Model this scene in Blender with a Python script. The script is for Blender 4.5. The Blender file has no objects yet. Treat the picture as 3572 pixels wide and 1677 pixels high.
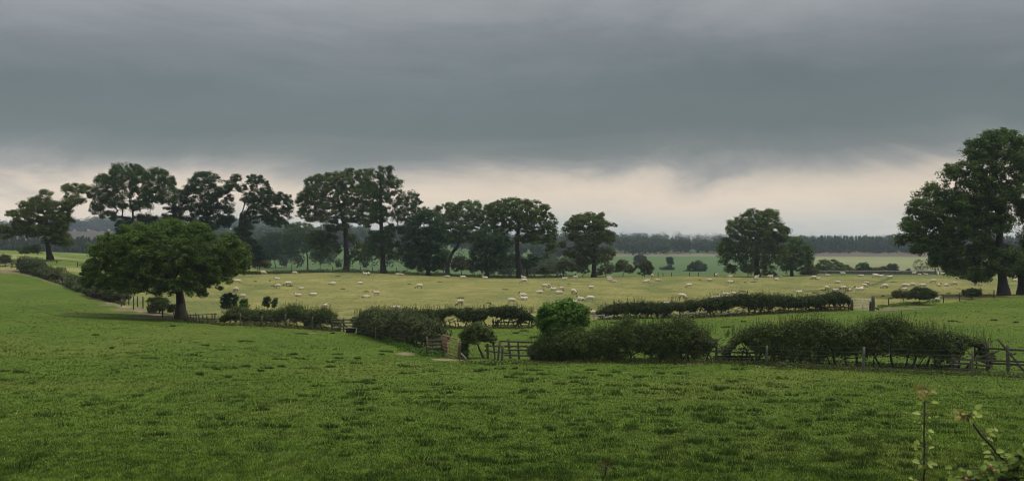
import bpy, math, random
import numpy as np
from mathutils import Vector

scene = bpy.context.scene
COL = scene.collection
F = 4000.0            # focal length in photo pixels (3572 wide)
CX, CY = 1786.0, 838.5
RNG = np.random.default_rng(7)

# ------------------------------------------------------------------ noise
def _hash(ix, iy, seed):
    h = (ix.astype(np.int64) * 374761393 + iy.astype(np.int64) * 668265263 + seed * 974634521) & 0x7fffffff
    h = ((h ^ (h >> 13)) * 1274126177) & 0x7fffffff
    h = h ^ (h >> 16)
    return (h & 0xffff) / 65535.0

def vnoise(x, y, seed=0):
    x = np.asarray(x, float); y = np.asarray(y, float)
    ix = np.floor(x); iy = np.floor(y)
    fx = x - ix; fy = y - iy
    fx = fx * fx * (3 - 2 * fx); fy = fy * fy * (3 - 2 * fy)
    a = _hash(ix, iy, seed); b = _hash(ix + 1, iy, seed)
    c = _hash(ix, iy + 1, seed); d = _hash(ix + 1, iy + 1, seed)
    return (a * (1 - fx) + b * fx) * (1 - fy) + (c * (1 - fx) + d * fx) * fy

def fbm(x, y, seed=0, octv=4):
    t = 0; amp = 0.5; s = 0
    for o in range(octv):
        t = t + amp * vnoise(x * 2 ** o + 17.3 * o, y * 2 ** o - 9.1 * o, seed + o); s += amp; amp *= 0.5
    return t / s

def sstep(a, b, x):
    t = np.clip((x - a) / (b - a), 0, 1)
    return t * t * (3 - 2 * t)

# ------------------------------------------------------------------ terrain
def P(px, py, Y):
    return np.array([(px - CX) / F * Y, Y, (CY - py) / F * Y])

CTRL = []
for px, py, Y in [
    (-400,1677,29),(700,1677,29),(1786,1677,29),(2900,1677,29),(4000,1677,29),
    (-300,1300,55),(0,1300,55),(700,1290,58),(1300,1290,62),
    (-300,1090,98),(0,1100,98),(100,953,190),(-200,935,200),(300,1020,150),(450,1072,125),(640,1112,112),(1000,1135,102),
    (1312,1185,88),(1560,1250,73),(2000,1262,69),(2393,1265,66),(3010,1300,60),(3392,1320,57),(3572,1303,61),(4000,1310,62),
    (1700,1143,104),(2100,1118,108),(2500,1102,112),(2975,1083,116),(3263,1052,132),(3503,1032,142),(3900,1025,150),
    (500,945,235),(330,905,240),(172,905,205),(0,893,225),(-300,880,235),(160,878,262),(-300,865,262),(360,888,262),(700,938,250),(919,958,235),
    (1207,948,240),(1463,1006,185),(1605,1066,139),(1815,970,242),(2070,966,247),(2640,964,250),(2404,1003,188),
    (3100,966,250),(3312,958,265),(3087,1006,185),(3480,985,215),(3900,985,220),(4000,955,265),(2640,964,262),(1815,972,262),(1207,953,262)]:
    CTRL.append(P(px, py, Y))
CTRL = np.array(CTRL)

def _K(r2):
    return np.where(r2 > 1e-9, r2 * np.log(np.maximum(r2, 1e-9)), 0.0)
_S = 60.0
_c = CTRL[:, :2] / _S
_n = len(_c)
_A = np.zeros((_n + 3, _n + 3))
_d2 = ((_c[:, None] - _c[None]) ** 2).sum(-1)
_A[:_n, :_n] = _K(_d2) + np.eye(_n) * 0.02
_A[:_n, _n] = 1; _A[:_n, _n + 1:] = _c; _A[_n, :_n] = 1; _A[_n + 1:, :_n] = _c.T
_W = np.linalg.solve(_A, np.concatenate([CTRL[:, 2], np.zeros(3)]))

def tps(x, y):
    x = np.asarray(x, float); y = np.asarray(y, float)
    out = np.empty(x.shape).ravel()
    xf = x.ravel() / _S; yf = y.ravel() / _S
    for i in range(0, len(out), 40000):
        sx = xf[i:i + 40000]; sy = yf[i:i + 40000]
        r2 = (sx[:, None] - _c[None, :, 0]) ** 2 + (sy[:, None] - _c[None, :, 1]) ** 2
        out[i:i + 40000] = _K(r2) @ _W[:_n] + _W[_n] + _W[_n + 1] * sx + _W[_n + 2] * sy
    return out.reshape(x.shape)

BANK_Y = [-200, 0, 4, 8, 20, 29]; BANK_Z = [-1.4, -1.7, -3.2, -4.6, -5.6, -6.08]
R_Y = [0, 262, 285, 330, 400, 500, 700, 950, 1100, 1500, 3600]
R_Z = [-8, -8, -8.1, -11, -13.2, -14, -13.2, -11.8, -10, -8, -4]
L_Y = [0, 262, 300, 380, 480, 700, 900, 1300, 1700, 2000, 3600]
L_Z = [-7, -7, -9.5, -11.5, -11.0, -7.5, -4, 4, 12, 18, 26]

def gz(x, y):
    x = np.asarray(x, float); y = np.asarray(y, float)
    yc = np.clip(y, 29, 262)
    xc = np.clip(x, -0.62 * yc - 8, 0.62 * yc + 8)
    z = tps(xc, yc)
    z = z + np.where(y < 29, np.interp(y, BANK_Y, BANK_Z) - (-6.08), 0)
    u = x / np.maximum(y, 1)
    w = sstep(-0.10, 0.06, u)
    zf = np.interp(y, R_Y, R_Z) * w + np.interp(y, L_Y, L_Z) * (1 - w)
    far = sstep(262, 310, y)
    zf = zf + sstep(600, 1200, y) * 3.0 * (fbm(x / 300, y / 300, 5, 2) - 0.5)
    return z * (1 - far) + zf * far

_YS = np.concatenate([np.arange(27, 300, 0.25), np.arange(300, 2500, 4.0)])
def hit(px, py):
    X = (px - CX) / F * _YS
    zr = (CY - py) / F * _YS
    g = gz(X, _YS)
    d = zr - g
    idx = np.where(d <= 0)[0]
    if len(idx) == 0:
        k = np.argmin(np.abs(d[:1100])); Y = _YS[k]
    else:
        k = idx[0]
        if k == 0: Y = _YS[0]
        else:
            t = d[k - 1] / (d[k - 1] - d[k]); Y = _YS[k - 1] + t * (_YS[k] - _YS[k - 1])
    x = (px - CX) / F * Y
    return np.array([x, Y, float(gz(np.array([x]), np.array([Y]))[0])])

def on_ground(px, Y):
    x = (px - CX) / F * Y
    return np.array([x, Y, float(gz(np.array([x]), np.array([Y]))[0])])

def Pw(w, py):   # height above the camera level of row py at the depth of w
    return (CY - py) / F * w[1]

# ------------------------------------------------------------------ mesh helpers
def mesh_from(name, verts, faces=None, quads=None, tris=None, attrs=None, smooth=False):
    me = bpy.data.meshes.new(name)
    verts = np.asarray(verts, np.float32)
    me.vertices.add(len(verts)); me.vertices.foreach_set('co', verts.ravel())
    idx = []; tot = []
    if quads is not None and len(quads):
        idx.append(np.asarray(quads, np.int32).ravel()); tot.append(np.full(len(quads), 4, np.int32))
    if tris is not None and len(tris):
        idx.append(np.asarray(tris, np.int32).ravel()); tot.append(np.full(len(tris), 3, np.int32))
    idx = np.concatenate(idx); tot = np.concatenate(tot)
    start = np.concatenate([[0], np.cumsum(tot)[:-1]]).astype(np.int32)
    me.loops.add(len(idx)); me.loops.foreach_set('vertex_index', idx)
    me.polygons.add(len(tot)); me.polygons.foreach_set('loop_start', start); me.polygons.foreach_set('loop_total', tot)
    if smooth:
        me.polygons.foreach_set('use_smooth', np.ones(len(tot), bool))
    if attrs:
        for k, v in attrs.items():
            v = np.asarray(v, np.float32)
            if v.ndim == 1:
                a = me.attributes.new(k, 'FLOAT', 'POINT'); a.data.foreach_set('value', v)
            else:
                a = me.attributes.new(k, 'FLOAT_COLOR', 'POINT')
                if v.shape[1] == 3: v = np.concatenate([v, np.ones((len(v), 1), np.float32)], 1)
                a.data.foreach_set('color', v.ravel())
    me.update(calc_edges=True); me.validate()
    return me

def link(name, me, mat=None, parent=None, loc=None):
    o = bpy.data.objects.new(name, me); COL.objects.link(o)
    if mat is not None: me.materials.append(mat)
    if parent is not None: o.parent = parent
    if loc is not None: o.location = loc
    return o

def tag(o, label, cat=None, group=None, kind=None):
    if label: o['label'] = label
    if cat: o['category'] = cat
    if group: o['group'] = group
    if kind: o['kind'] = kind
    return o

def thing(name, label, cat, loc, group=None):
    o = bpy.data.objects.new(name, None); COL.objects.link(o)
    o.location = tuple(float(v) for v in loc); o.empty_display_size = 0.2
    return tag(o, label, cat, group)

class MB:
    """collects quads/tris with loose pieces into one mesh"""
    def __init__(s): s.v = []; s.q = []; s.t = []; s.n = 0
    def add(s, verts, quads=None, tris=None):
        verts = np.asarray(verts, float)
        s.v.append(verts)
        if quads is not None and len(quads): s.q.append(np.asarray(quads) + s.n)
        if tris is not None and len(tris): s.t.append(np.asarray(tris) + s.n)
        s.n += len(verts)
    def beam(s, a, b, w, h=None, up=(0, 0, 1), wob=0.0, rng=RNG, segs=1):
        """a board/post from a to b of cross-section w (sideways) x h (along up)"""
        a = np.asarray(a, float); b = np.asarray(b, float); h = w if h is None else h
        d = b - a; L = np.linalg.norm(d); d /= max(L, 1e-9)
        up = np.asarray(up, float)
        sd = np.cross(d, up)
        if np.linalg.norm(sd) < 1e-3: sd = np.cross(d, np.array([1.0, 0, 0]))
        sd /= np.linalg.norm(sd); u = np.cross(sd, d)
        c = min(w, h) * 0.18
        prof = [(-w/2 + c, -h/2), (w/2 - c, -h/2), (w/2, -h/2 + c), (w/2, h/2 - c), (w/2 - c, h/2), (-w/2 + c, h/2), (-w/2, h/2 - c), (-w/2, -h/2 + c)]
        rings = []
        for k in range(segs + 1):
            p = a + d * L * k / segs + (rng.normal(size=3) * wob if 0 < k < segs else 0)
            f = 1 + (rng.normal() * 0.05 if wob else 0)
            rings.append(np.array([p + (sd * x + u * y) * f for x, y in prof]))
        m = 8
        v = np.concatenate(rings); q = []
        for k in range(segs):
            for i in range(m):
                j = (i + 1) % m
                q.append((k*m+i, k*m+j, (k+1)*m+j, (k+1)*m+i))
        e = segs * m
        q += [(0, 7, 6, 1), (1, 6, 5, 2), (2, 5, 4, 3)]
        q += [(e+1, e+6, e+7, e), (e+2, e+5, e+6, e+1), (e+3, e+4, e+5, e+2)]
        s.add(v, quads=q)
    def tube(s, pts, r0, r1=None, n=7):
        pts = np.asarray(pts, float); r1 = r0 if r1 is None else r1
        m = len(pts); vs = []
        for k in range(m):
            d = pts[min(k + 1, m - 1)] - pts[max(k - 1, 0)]; d /= max(np.linalg.norm(d), 1e-9)
            ref = np.array([0, 0, 1.0]) if abs(d[2]) < 0.9 else np.array([1.0, 0, 0])
            a = np.cross(d, ref); a /= np.linalg.norm(a); b = np.cross(d, a)
            r = r0 + (r1 - r0) * k / max(m - 1, 1)
            th = np.arange(n) * 2 * math.pi / n
            vs.append(pts[k] + r * (np.cos(th)[:, None] * a + np.sin(th)[:, None] * b))
        q = []
        for k in range(m - 1):
            for i in range(n):
                j = (i + 1) % n
                q.append((k*n+i, k*n+j, (k+1)*n+j, (k+1)*n+i))
        v = np.concatenate(vs); nn = len(v)
        v = np.concatenate([v, pts[:1], pts[-1:]])
        t = [(nn, (i+1) % n, i) for i in range(n)] + [(nn+1, (m-1)*n+i, (m-1)*n+(i+1) % n) for i in range(n)]
        s.add(v, quads=q, tris=t)
    def build(s, name, mat, parent=None, loc=None, smooth=False):
        me = mesh_from(name, np.concatenate(s.v), quads=np.concatenate(s.q) if s.q else None, tris=np.concatenate(s.t) if s.t else None, smooth=smooth)
        return link(name, me, mat, parent, loc)

# ------------------------------------------------------------------ materials
def new_mat(name):
    m = bpy.data.materials.new(name); m.use_nodes = True
    nt = m.node_tree
    for n in list(nt.nodes): nt.nodes.remove(n)
    out = nt.nodes.new('ShaderNodeOutputMaterial')
    return m, nt, out

def N(nt, t, **kw):
    n = nt.nodes.new(t)
    for k, v in kw.items():
        if k in n.bl_rna.properties.keys(): setattr(n, k, v)
        else: n.inputs[k].default_value = v
    return n

def mixc(nt, fac, a, b, blend='MIX'):
    m = nt.nodes.new('ShaderNodeMix'); m.data_type = 'RGBA'; m.blend_type = blend
    for sock, val in ((m.inputs[0], fac), (m.inputs[6], a), (m.inputs[7], b)):
        if hasattr(val, 'is_linked') or hasattr(val, 'links'): nt.links.new(val, sock)
        elif isinstance(val, (int, float)): sock.default_value = val
        else: sock.default_value = (*val, 1)
    return m.outputs[2]

def math_n(nt, op, a, b=None, clamp=False):
    m = nt.nodes.new('ShaderNodeMath'); m.operation = op; m.use_clamp = clamp
    for i, v in enumerate((a, b)):
        if v is None: continue
        if isinstance(v, (int, float)): m.inputs[i].default_value = v
        else: nt.links.new(v, m.inputs[i])
    return m.outputs[0]

def ramp(nt, fac, stops, interp='LINEAR'):
    r = nt.nodes.new('ShaderNodeValToRGB'); r.color_ramp.interpolation = interp
    e = r.color_ramp.elements
    while len(e) > 1: e.remove(e[-1])
    e[0].position = stops[0][0]; e[0].color = (*stops[0][1], 1)
    for p, c in stops[1:]:
        x = e.new(p); x.color = (*c, 1)
    nt.links.new(fac, r.inputs[0])
    return r.outputs[0]

def leaf_mat(name, dark, light, trans=0.22, scale=0.6, third=None):
    m, nt, out = new_mat(name)
    at = N(nt, 'ShaderNodeAttribute', attribute_name='tone')
    tc = N(nt, 'ShaderNodeTexCoord')
    no = N(nt, 'ShaderNodeTexNoise', Scale=scale, Detail=3.0, Roughness=0.6)
    nt.links.new(tc.outputs['Object'], no.inputs['Vector'])
    f = math_n(nt, 'ADD', math_n(nt, 'MULTIPLY', at.outputs['Fac'], 0.42), math_n(nt, 'MULTIPLY', no.outputs['Fac'], 1.0))
    f = math_n(nt, 'SUBTRACT', f, 0.24, clamp=True)
    mid = tuple((a + b) / 2 for a, b in zip(dark, light))
    hi = third if third else tuple(c * 1.25 for c in light)
    col = ramp(nt, f, [(0.0, dark), (0.45, mid), (0.75, light), (1.0, hi)])
    p = N(nt, 'ShaderNodeBsdfPrincipled', Roughness=0.62)
    p.inputs['Specular IOR Level'].default_value = 0.07
    nt.links.new(col, p.inputs['Base Color'])
    tr = N(nt, 'ShaderNodeBsdfTranslucent'); nt.links.new(mixc(nt, 1.0, col, (1.0, 1.15, 0.55), 'MULTIPLY'), tr.inputs['Color'])
    mx = N(nt, 'ShaderNodeMixShader'); mx.inputs[0].default_value = trans
    nt.links.new(p.outputs[0], mx.inputs[1]); nt.links.new(tr.outputs[0], mx.inputs[2])
    nt.links.new(mx.outputs[0], out.inputs[0])
    return m

def rough_mat(name, c1, c2, scale=4.0, stretch=(1, 1, 1), rough=0.85, bump=0.3, c3=None, metallic=0.0):
    m, nt, out = new_mat(name)
    tc = N(nt, 'ShaderNodeTexCoord'); mp = N(nt, 'ShaderNodeMapping'); mp.inputs['Scale'].default_value = stretch
    nt.links.new(tc.outputs['Object'], mp.inputs[0])
    no = N(nt, 'ShaderNodeTexNoise', Scale=scale, Detail=5.0, Roughness=0.65)
    nt.links.new(mp.outputs[0], no.inputs['Vector'])
    col = ramp(nt, no.outputs['Fac'], [(0.32, c1), (0.58, c2)] + ([(0.72, c3)] if c3 else []))
    p = N(nt, 'ShaderNodeBsdfPrincipled', Roughness=rough, Metallic=metallic)
    p.inputs['Specular IOR Level'].default_value = 0.25
    nt.links.new(col, p.inputs['Base Color'])
    b = N(nt, 'ShaderNodeBump', Strength=bump, Distance=0.02); nt.links.new(no.outputs['Fac'], b.inputs['Height']); nt.links.new(b.outputs[0], p.inputs['Normal'])
    nt.links.new(p.outputs[0], out.inputs[0])
    return m

M = {}
M['bark'] = rough_mat('bark', (0.012, 0.010, 0.008), (0.036, 0.032, 0.025), 3.0, (3, 3, 0.6), bump=0.6)
M['bark_mossy'] = rough_mat('bark_mossy', (0.013, 0.011, 0.008), (0.038, 0.034, 0.022), 3.0, (3, 3, 0.6), bump=0.6, c3=(0.032, 0.038, 0.018))
M['twig'] = rough_mat('twig', (0.012, 0.010, 0.008), (0.034, 0.029, 0.023), 5.0)
M['wood'] = rough_mat('weathered_timber', (0.030, 0.027, 0.017), (0.068, 0.060, 0.039), 5.0, (4, 4, 1), c3=(0.05, 0.057, 0.03))
M['wood_dark'] = rough_mat('dark_timber', (0.022, 0.019, 0.014), (0.055, 0.048, 0.036), 5.0, (4, 4, 1))
M['wood_pale'] = rough_mat('bleached_board', (0.17, 0.165, 0.145), (0.29, 0.28, 0.25), 5.0, (4, 4, 1))
M['post_green'] = rough_mat('lichened_post', (0.045, 0.047, 0.032), (0.085, 0.086, 0.058), 6.0, (4, 4, 1), c3=(0.065, 0.076, 0.038))
M['galv'] = rough_mat('galvanised_steel', (0.27, 0.28, 0.28), (0.40, 0.41, 0.41), 8.0, rough=0.55, bump=0.05, metallic=0.2)
M['rust'] = rough_mat('rusty_steel', (0.10, 0.055, 0.035), (0.22, 0.13, 0.085), 6.0, rough=0.8, c3=(0.25, 0.17, 0.12))
M['wire'] = rough_mat('fence_wire', (0.10, 0.10, 0.10), (0.16, 0.16, 0.16), 9.0, rough=0.6, bump=0.0, metallic=0.5)
M['stone'] = rough_mat('field_stone', (0.05, 0.046, 0.04), (0.12, 0.112, 0.10), 2.2, bump=0.8, c3=(0.16, 0.155, 0.14))
M['cope'] = rough_mat('cope_stone', (0.13, 0.125, 0.115), (0.22, 0.215, 0.2), 2.2, bump=0.8)
M['plastic'] = rough_mat('black_plastic', (0.012, 0.013, 0.015), (0.025, 0.026, 0.03), 4.0, rough=0.5, bump=0.05)

L = {}
L['sycamore'] = leaf_mat('sycamore_leaf', (0.016, 0.033, 0.006), (0.087, 0.137, 0.022), third=(0.165, 0.225, 0.039))
L['oak'] = leaf_mat('oak_leaf', (0.020, 0.032, 0.008), (0.094, 0.122, 0.026), third=(0.150, 0.166, 0.039))
L['ash'] = leaf_mat('ash_leaf', (0.012, 0.029, 0.010), (0.057, 0.099, 0.027))
L['mid'] = leaf_mat('broad_leaf', (0.013, 0.028, 0.008), (0.078, 0.125, 0.026))
L['deep'] = leaf_mat('deep_leaf', (0.009, 0.023, 0.009), (0.037, 0.069, 0.022))
L['dome'] = leaf_mat('dome_leaf', (0.014, 0.029, 0.007), (0.078, 0.117, 0.021))
L['hedge'] = leaf_mat('hawthorn_leaf', (0.017, 0.025, 0.008), (0.082, 0.110, 0.028), scale=1.6, third=(0.153, 0.180, 0.046))
L['hedge_grey'] = leaf_mat('grey_hawthorn_leaf', (0.022, 0.028, 0.012), (0.087, 0.107, 0.040), scale=1.6, third=(0.151, 0.168, 0.072))
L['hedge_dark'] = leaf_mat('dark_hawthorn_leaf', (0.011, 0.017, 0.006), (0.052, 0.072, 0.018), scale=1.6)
L['hedge_brown'] = leaf_mat('brown_hawthorn_leaf', (0.024, 0.023, 0.009), (0.074, 0.074, 0.021), scale=1.6, third=(0.12, 0.115, 0.035))
L['elder'] = leaf_mat('elder_leaf', (0.015, 0.042, 0.007), (0.086, 0.166, 0.023), scale=2.0, third=(0.182, 0.286, 0.052))
L['haw_olive'] = leaf_mat('olive_thorn_leaf', (0.026, 0.034, 0.010), (0.080, 0.090, 0.025))
L['far'] = leaf_mat('far_leaf', (0.013, 0.025, 0.012), (0.036, 0.051, 0.022), scale=0.05)
L['conifer'] = leaf_mat('conifer_needle', (0.010, 0.021, 0.013), (0.030, 0.047, 0.025), scale=0.05)
L['spray'] = leaf_mat('shoot_leaf', (0.11, 0.11, 0.02), (0.311, 0.372, 0.108), trans=0.4, scale=14.0, third=(0.446, 0.523, 0.257))
L['tip'] = leaf_mat('young_shoot_leaf', (0.07, 0.065, 0.018), (0.286, 0.239, 0.078), trans=0.35, scale=14.0, third=(0.442, 0.332, 0.156))
L['spray_green'] = leaf_mat('corner_leaf', (0.05, 0.085, 0.017), (0.221, 0.292, 0.065), trans=0.4, scale=14.0, third=(0.364, 0.424, 0.169))

# ------------------------------------------------------------------ foliage
def leaf_quads(c, size, nrm, tone, rng, aspect=0.72, fold=0.12):
    n = len(c)
    nrm = nrm / np.maximum(np.linalg.norm(nrm, axis=1, keepdims=True), 1e-6)
    r = rng.normal(size=(n, 3))
    a = np.cross(nrm, r); a /= np.maximum(np.linalg.norm(a, axis=1, keepdims=True), 1e-6)
    b = np.cross(nrm, a)
    s = size[:, None]
    v = np.empty((n, 4, 3))
    v[:, 0] = c - a * s * 0.5
    v[:, 1] = c + b * s * 0.5 * aspect - nrm * s * fold
    v[:, 2] = c + a * s * 0.5
    v[:, 3] = c - b * s * 0.5 * aspect - nrm * s * fold
    q = np.arange(n * 4).reshape(n, 4)
    return v.reshape(-1, 3), q, np.repeat(tone, 4)

def tube_edges(p0, p1, r0, r1, n=6):
    """frusta for many edges at once"""
    d = p1 - p0; Ln = np.maximum(np.linalg.norm(d, axis=1, keepdims=True), 1e-6); d = d / Ln
    ref = np.where(np.abs(d[:, 2:3]) < 0.9, np.array([[0, 0, 1.0]]), np.array([[1.0, 0, 0]]))
    a = np.cross(d, ref); a /= np.maximum(np.linalg.norm(a, axis=1, keepdims=True), 1e-6); b = np.cross(d, a)
    th = np.arange(n) * 2 * math.pi / n
    ring = np.cos(th)[None, :, None] * a[:, None] + np.sin(th)[None, :, None] * b[:, None]
    p1e = p1 + d * (r1[:, None] * 0.35)
    v0 = p0[:, None] + ring * r0[:, None, None]; v1 = p1e[:, None] + ring * r1[:, None, None]
    E = len(p0)
    v = np.concatenate([v0, v1], 1).reshape(-1, 3)
    base = (np.arange(E) * 2 * n)[:, None]
    i = np.arange(n)[None]; j = (np.arange(n)[None] + 1) % n
    q = np.stack([base + i, base + j, base + n + j, base + n + i], -1).reshape(-1, 4)
    return v, q

def grow(trunk, targets, r0, rt, step, rng, zmin, pen=0.7, r_pow=None, min_r=0.0):
    """trunk polyline (local, m) + clump targets -> branch edges with radii"""
    nodes = [trunk[0]]; par = [-1]
    for a, b in zip(trunk[:-1], trunk[1:]):
        k = max(1, int(np.linalg.norm(b - a) / step))
        for i in range(1, k + 1):
            nodes.append(a + (b - a) * i / k); par.append(len(nodes) - 2)
    nt_ = len(nodes)
    top = trunk[-1]
    order = np.argsort(np.linalg.norm(targets - top, axis=1) + rng.normal(size=len(targets)) * step)
    cap = nt_ + len(targets) * 40
    arr = np.zeros((cap, 3)); arr[:nt_] = nodes; n = nt_
    tips = []
    zi = np.array(nodes)[:, 2] >= zmin
    if not zi.any(): zi[-1] = True
    ok = np.zeros(cap, bool); ok[:nt_] = zi
    for t in order:
        c = targets[t]
        dv = arr[:n] - c; d = np.linalg.norm(dv, axis=1)
        cost = d * (1 + pen * np.clip(dv[:, 2] / np.maximum(d, 1e-6), 0, 1)); cost[~ok[:n]] = 1e9
        j = int(np.argmin(cost)); dist = d[j]
        k = min(39, max(1, int(dist / step)))
        p = arr[j].copy(); side = rng.normal(size=3) * dist * 0.07; side[2] += dist * 0.05
        prev = j
        for i in range(1, k + 1):
            f = i / k
            arr[n] = p + (c - p) * f + side * math.sin(math.pi * f) + rng.normal(size=3) * step * 0.06
            par.append(prev); ok[n] = True; prev = n; n += 1
        tips.append(prev)
    arr = arr[:n]; par = np.array(par)
    cnt = np.zeros(n); cnt[tips] += 1
    for i in range(n - 1, 0, -1): cnt[par[i]] += cnt[i]
    cnt = np.maximum(cnt, 1)
    r = rt * cnt ** 0.5
    ft = np.arange(nt_) / max(nt_ - 1, 1)
    r = r * min(1.0, 0.5 * r0 / (rt * cnt[0] ** 0.5)) + rt * 0.3
    r[:nt_] = r0 * (1 - 0.5 * ft)
    r[nt_:] = np.minimum(r[nt_:], r0 * 0.30)
    e = np.arange(1, n)
    keep = r[e] >= min_r
    e = e[keep]
    rp = np.minimum(r[par[e]], r[e] * 1.5)
    istr = (e < nt_)
    rp[istr] = r[par[e[istr]]]
    return arr[par[e]], arr[e], rp, r[e]

def sample_blobs(bl, n, rng):
    bl = np.array(bl, float)
    area = bl[:, 2] * bl[:, 3]; i = rng.choice(len(bl), n, p=area / area.sum())
    th = rng.random(n) * 2 * math.pi; r = np.sqrt(rng.random(n))
    return bl[i, 0] + bl[i, 2] * r * np.cos(th), bl[i, 1] + bl[i, 3] * r * np.sin(th)

def make_tree(name, label, base, trunk, r0, blobs, mat, dens=1.0, leaf=0.34, lpc=34, rc=0.85, seed=1, Y=None, cat='tree',
              group=None, dscale=0.75, bark='bark', tip=0.02, zmin=None, max_clumps=1700, droop=0.5, sink=0.15, fill=0.55, trunkname='trunk', crownname='crown', flare=True, voids=0.27):
    rng = np.random.default_rng(seed)
    r0 = r0 * 0.86
    lpc = int(lpc * 2.6); leaf = leaf * 0.80; rc = rc * 0.84; dens = dens * 1.12; droop = min(0.9, droop + 0.22)
    w = hit(*base) if Y is None else on_ground(base[0], Y)
    s = w[1] / F
    by = base[1] if Y is None else CY - w[2] / s
    root = thing(name, label, cat, w, group)
    ang = math.atan2(w[0], w[1]); root.rotation_euler = (0, 0, -ang); ca = math.cos(ang)
    B = [((a - base[0]) * s * ca, (by - b) * s, c * s * ca, d * s) for a, b, c, d in blobs]
    ins_ = rc * 0.12
    B = [(a, b, max(c - ins_, c * 0.5), max(d - ins_ * 0.8, d * 0.5)) for a, b, c, d in B]
    b_ = np.array(B)
    x0 = (b_[:, 0] - b_[:, 2]).min(); x1 = (b_[:, 0] + b_[:, 2]).max(); z0 = (b_[:, 1] - b_[:, 3]).min(); z1 = (b_[:, 1] + b_[:, 3]).max()
    cx = (x0 + x1) / 2; hw = (x1 - x0) / 2; zm = z0 + 0.45 * (z1 - z0); hz = z1 - zm
    # silhouette area on a raster
    gx, gy = np.meshgrid(np.linspace(x0, x1, 90), np.linspace(z0, z1, 90))
    ins = np.zeros(gx.shape, bool)
    for a, b, c, d in B: ins |= ((gx - a) / c) ** 2 + ((gy - b) / d) ** 2 < 1
    area = ins.mean() * (x1 - x0) * (z1 - z0)
    nc = int(min(max_clumps, max(8, dens * 2.7 * area / (rc * rc))))
    m = nc * 5
    cand_i = rng.choice(np.flatnonzero(ins.ravel()), m)
    px = gx.ravel()[cand_i] + rng.uniform(-.5, .5, m) * (x1 - x0) / 90; pz = gy.ravel()[cand_i] + rng.uniform(-.5, .5, m) * (z1 - z0) / 90
    t2 = ((px - cx) / hw) ** 2; s2 = (np.maximum(0, pz - zm) / hz) ** 2
    D = dscale * hw * np.sqrt(np.clip(1 - np.maximum(t2, s2), 0.04, 1))
    u = rng.uniform(-1, 1, m); yy = D * np.sign(u) * np.abs(u) ** fill
    cand = np.stack([px, yy, pz], 1)
    # shrink so clumps stay inside the outline
    vs_ = 0.42 / rc
    hole = fbm(cand[:, 0] * vs_ + cand[:, 1] * vs_ * .8, cand[:, 2] * vs_ * 1.3 - cand[:, 1] * vs_ * .5, seed * 7, 2)
    cand = cand[hole > voids]
    arr = np.zeros((nc, 3)); k = 0
    dm = rc * 0.52 / math.sqrt(max(dens, 0.3))
    for c in cand:
        if k and (((arr[:k] - c) ** 2).sum(1) < dm * dm).any(): continue
        arr[k] = c; k += 1
        if k >= nc: break
    cl = arr[:k]
    # branches
    tr = np.array([((a - base[0]) * s * ca, 0.0, (by - b) * s) for a, b in trunk]); tr[:, 1] += np.concatenate([[0], rng.normal(size=len(tr) - 1) * 0.15 * r0 * 3])
    zf = tr[-1, 2]
    tr[0, 2] -= sink
    p0, p1, ra, rb = grow(tr, cl, r0, tip, max(0.35, rc * 0.55), rng, zf * 0.45 if zmin is None else zmin * s, min_r=tip * 0.8)
    if flare:
        fz = np.clip(1 - p0[:, 2] / (r0 * 3.5), 0, 1); ra = ra * (1 + 0.40 * fz ** 2)
        fz = np.clip(1 - p1[:, 2] / (r0 * 3.5), 0, 1); rb = rb * (1 + 0.40 * fz ** 2)
    v, q = tube_edges(p0, p1, ra, rb, 7)
    v = v + (fbm(v[:, 0] * 2 + v[:, 2], v[:, 1] * 2 + v[:, 2] * .7, seed, 2)[:, None] - .5) * np.minimum(0.25 * r0, .18) * np.array([1, 1, 0])
    link(trunkname, mesh_from(trunkname, v, quads=q, smooth=True), M[bark], root)
    # leaves
    szf = rng.uniform(0.5, 1.4, k)
    n = k * lpc
    ci = np.repeat(np.arange(k), lpc)
    dirs = rng.normal(size=(n, 3)); dirs /= np.linalg.norm(dirs, axis=1, keepdims=True)
    rad = rng.random(n) ** 0.45
    off = dirs * rad[:, None] * rc * szf[ci][:, None]
    off[:, 2] *= droop
    pos = cl[ci] + off
    nrm = dirs * 0.6 + np.array([0, 0, 0.75]) + rng.normal(size=(n, 3)) * 0.45
    tone = np.clip(rng.normal(0.5, 0.15, n) + (rng.normal(size=k) * 0.18)[ci], 0, 1)
    # keep leaves above the ground
    ok = pos[:, 2] > 0.12
    size = leaf * rng.uniform(0.6, 1.3, n)
    v, q, t = leaf_quads(pos[ok], size[ok], nrm[ok], tone[ok], rng)
    link(crownname, mesh_from(crownname, v, quads=q, attrs={'tone': t}), L[mat], root)
    return root

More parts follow.
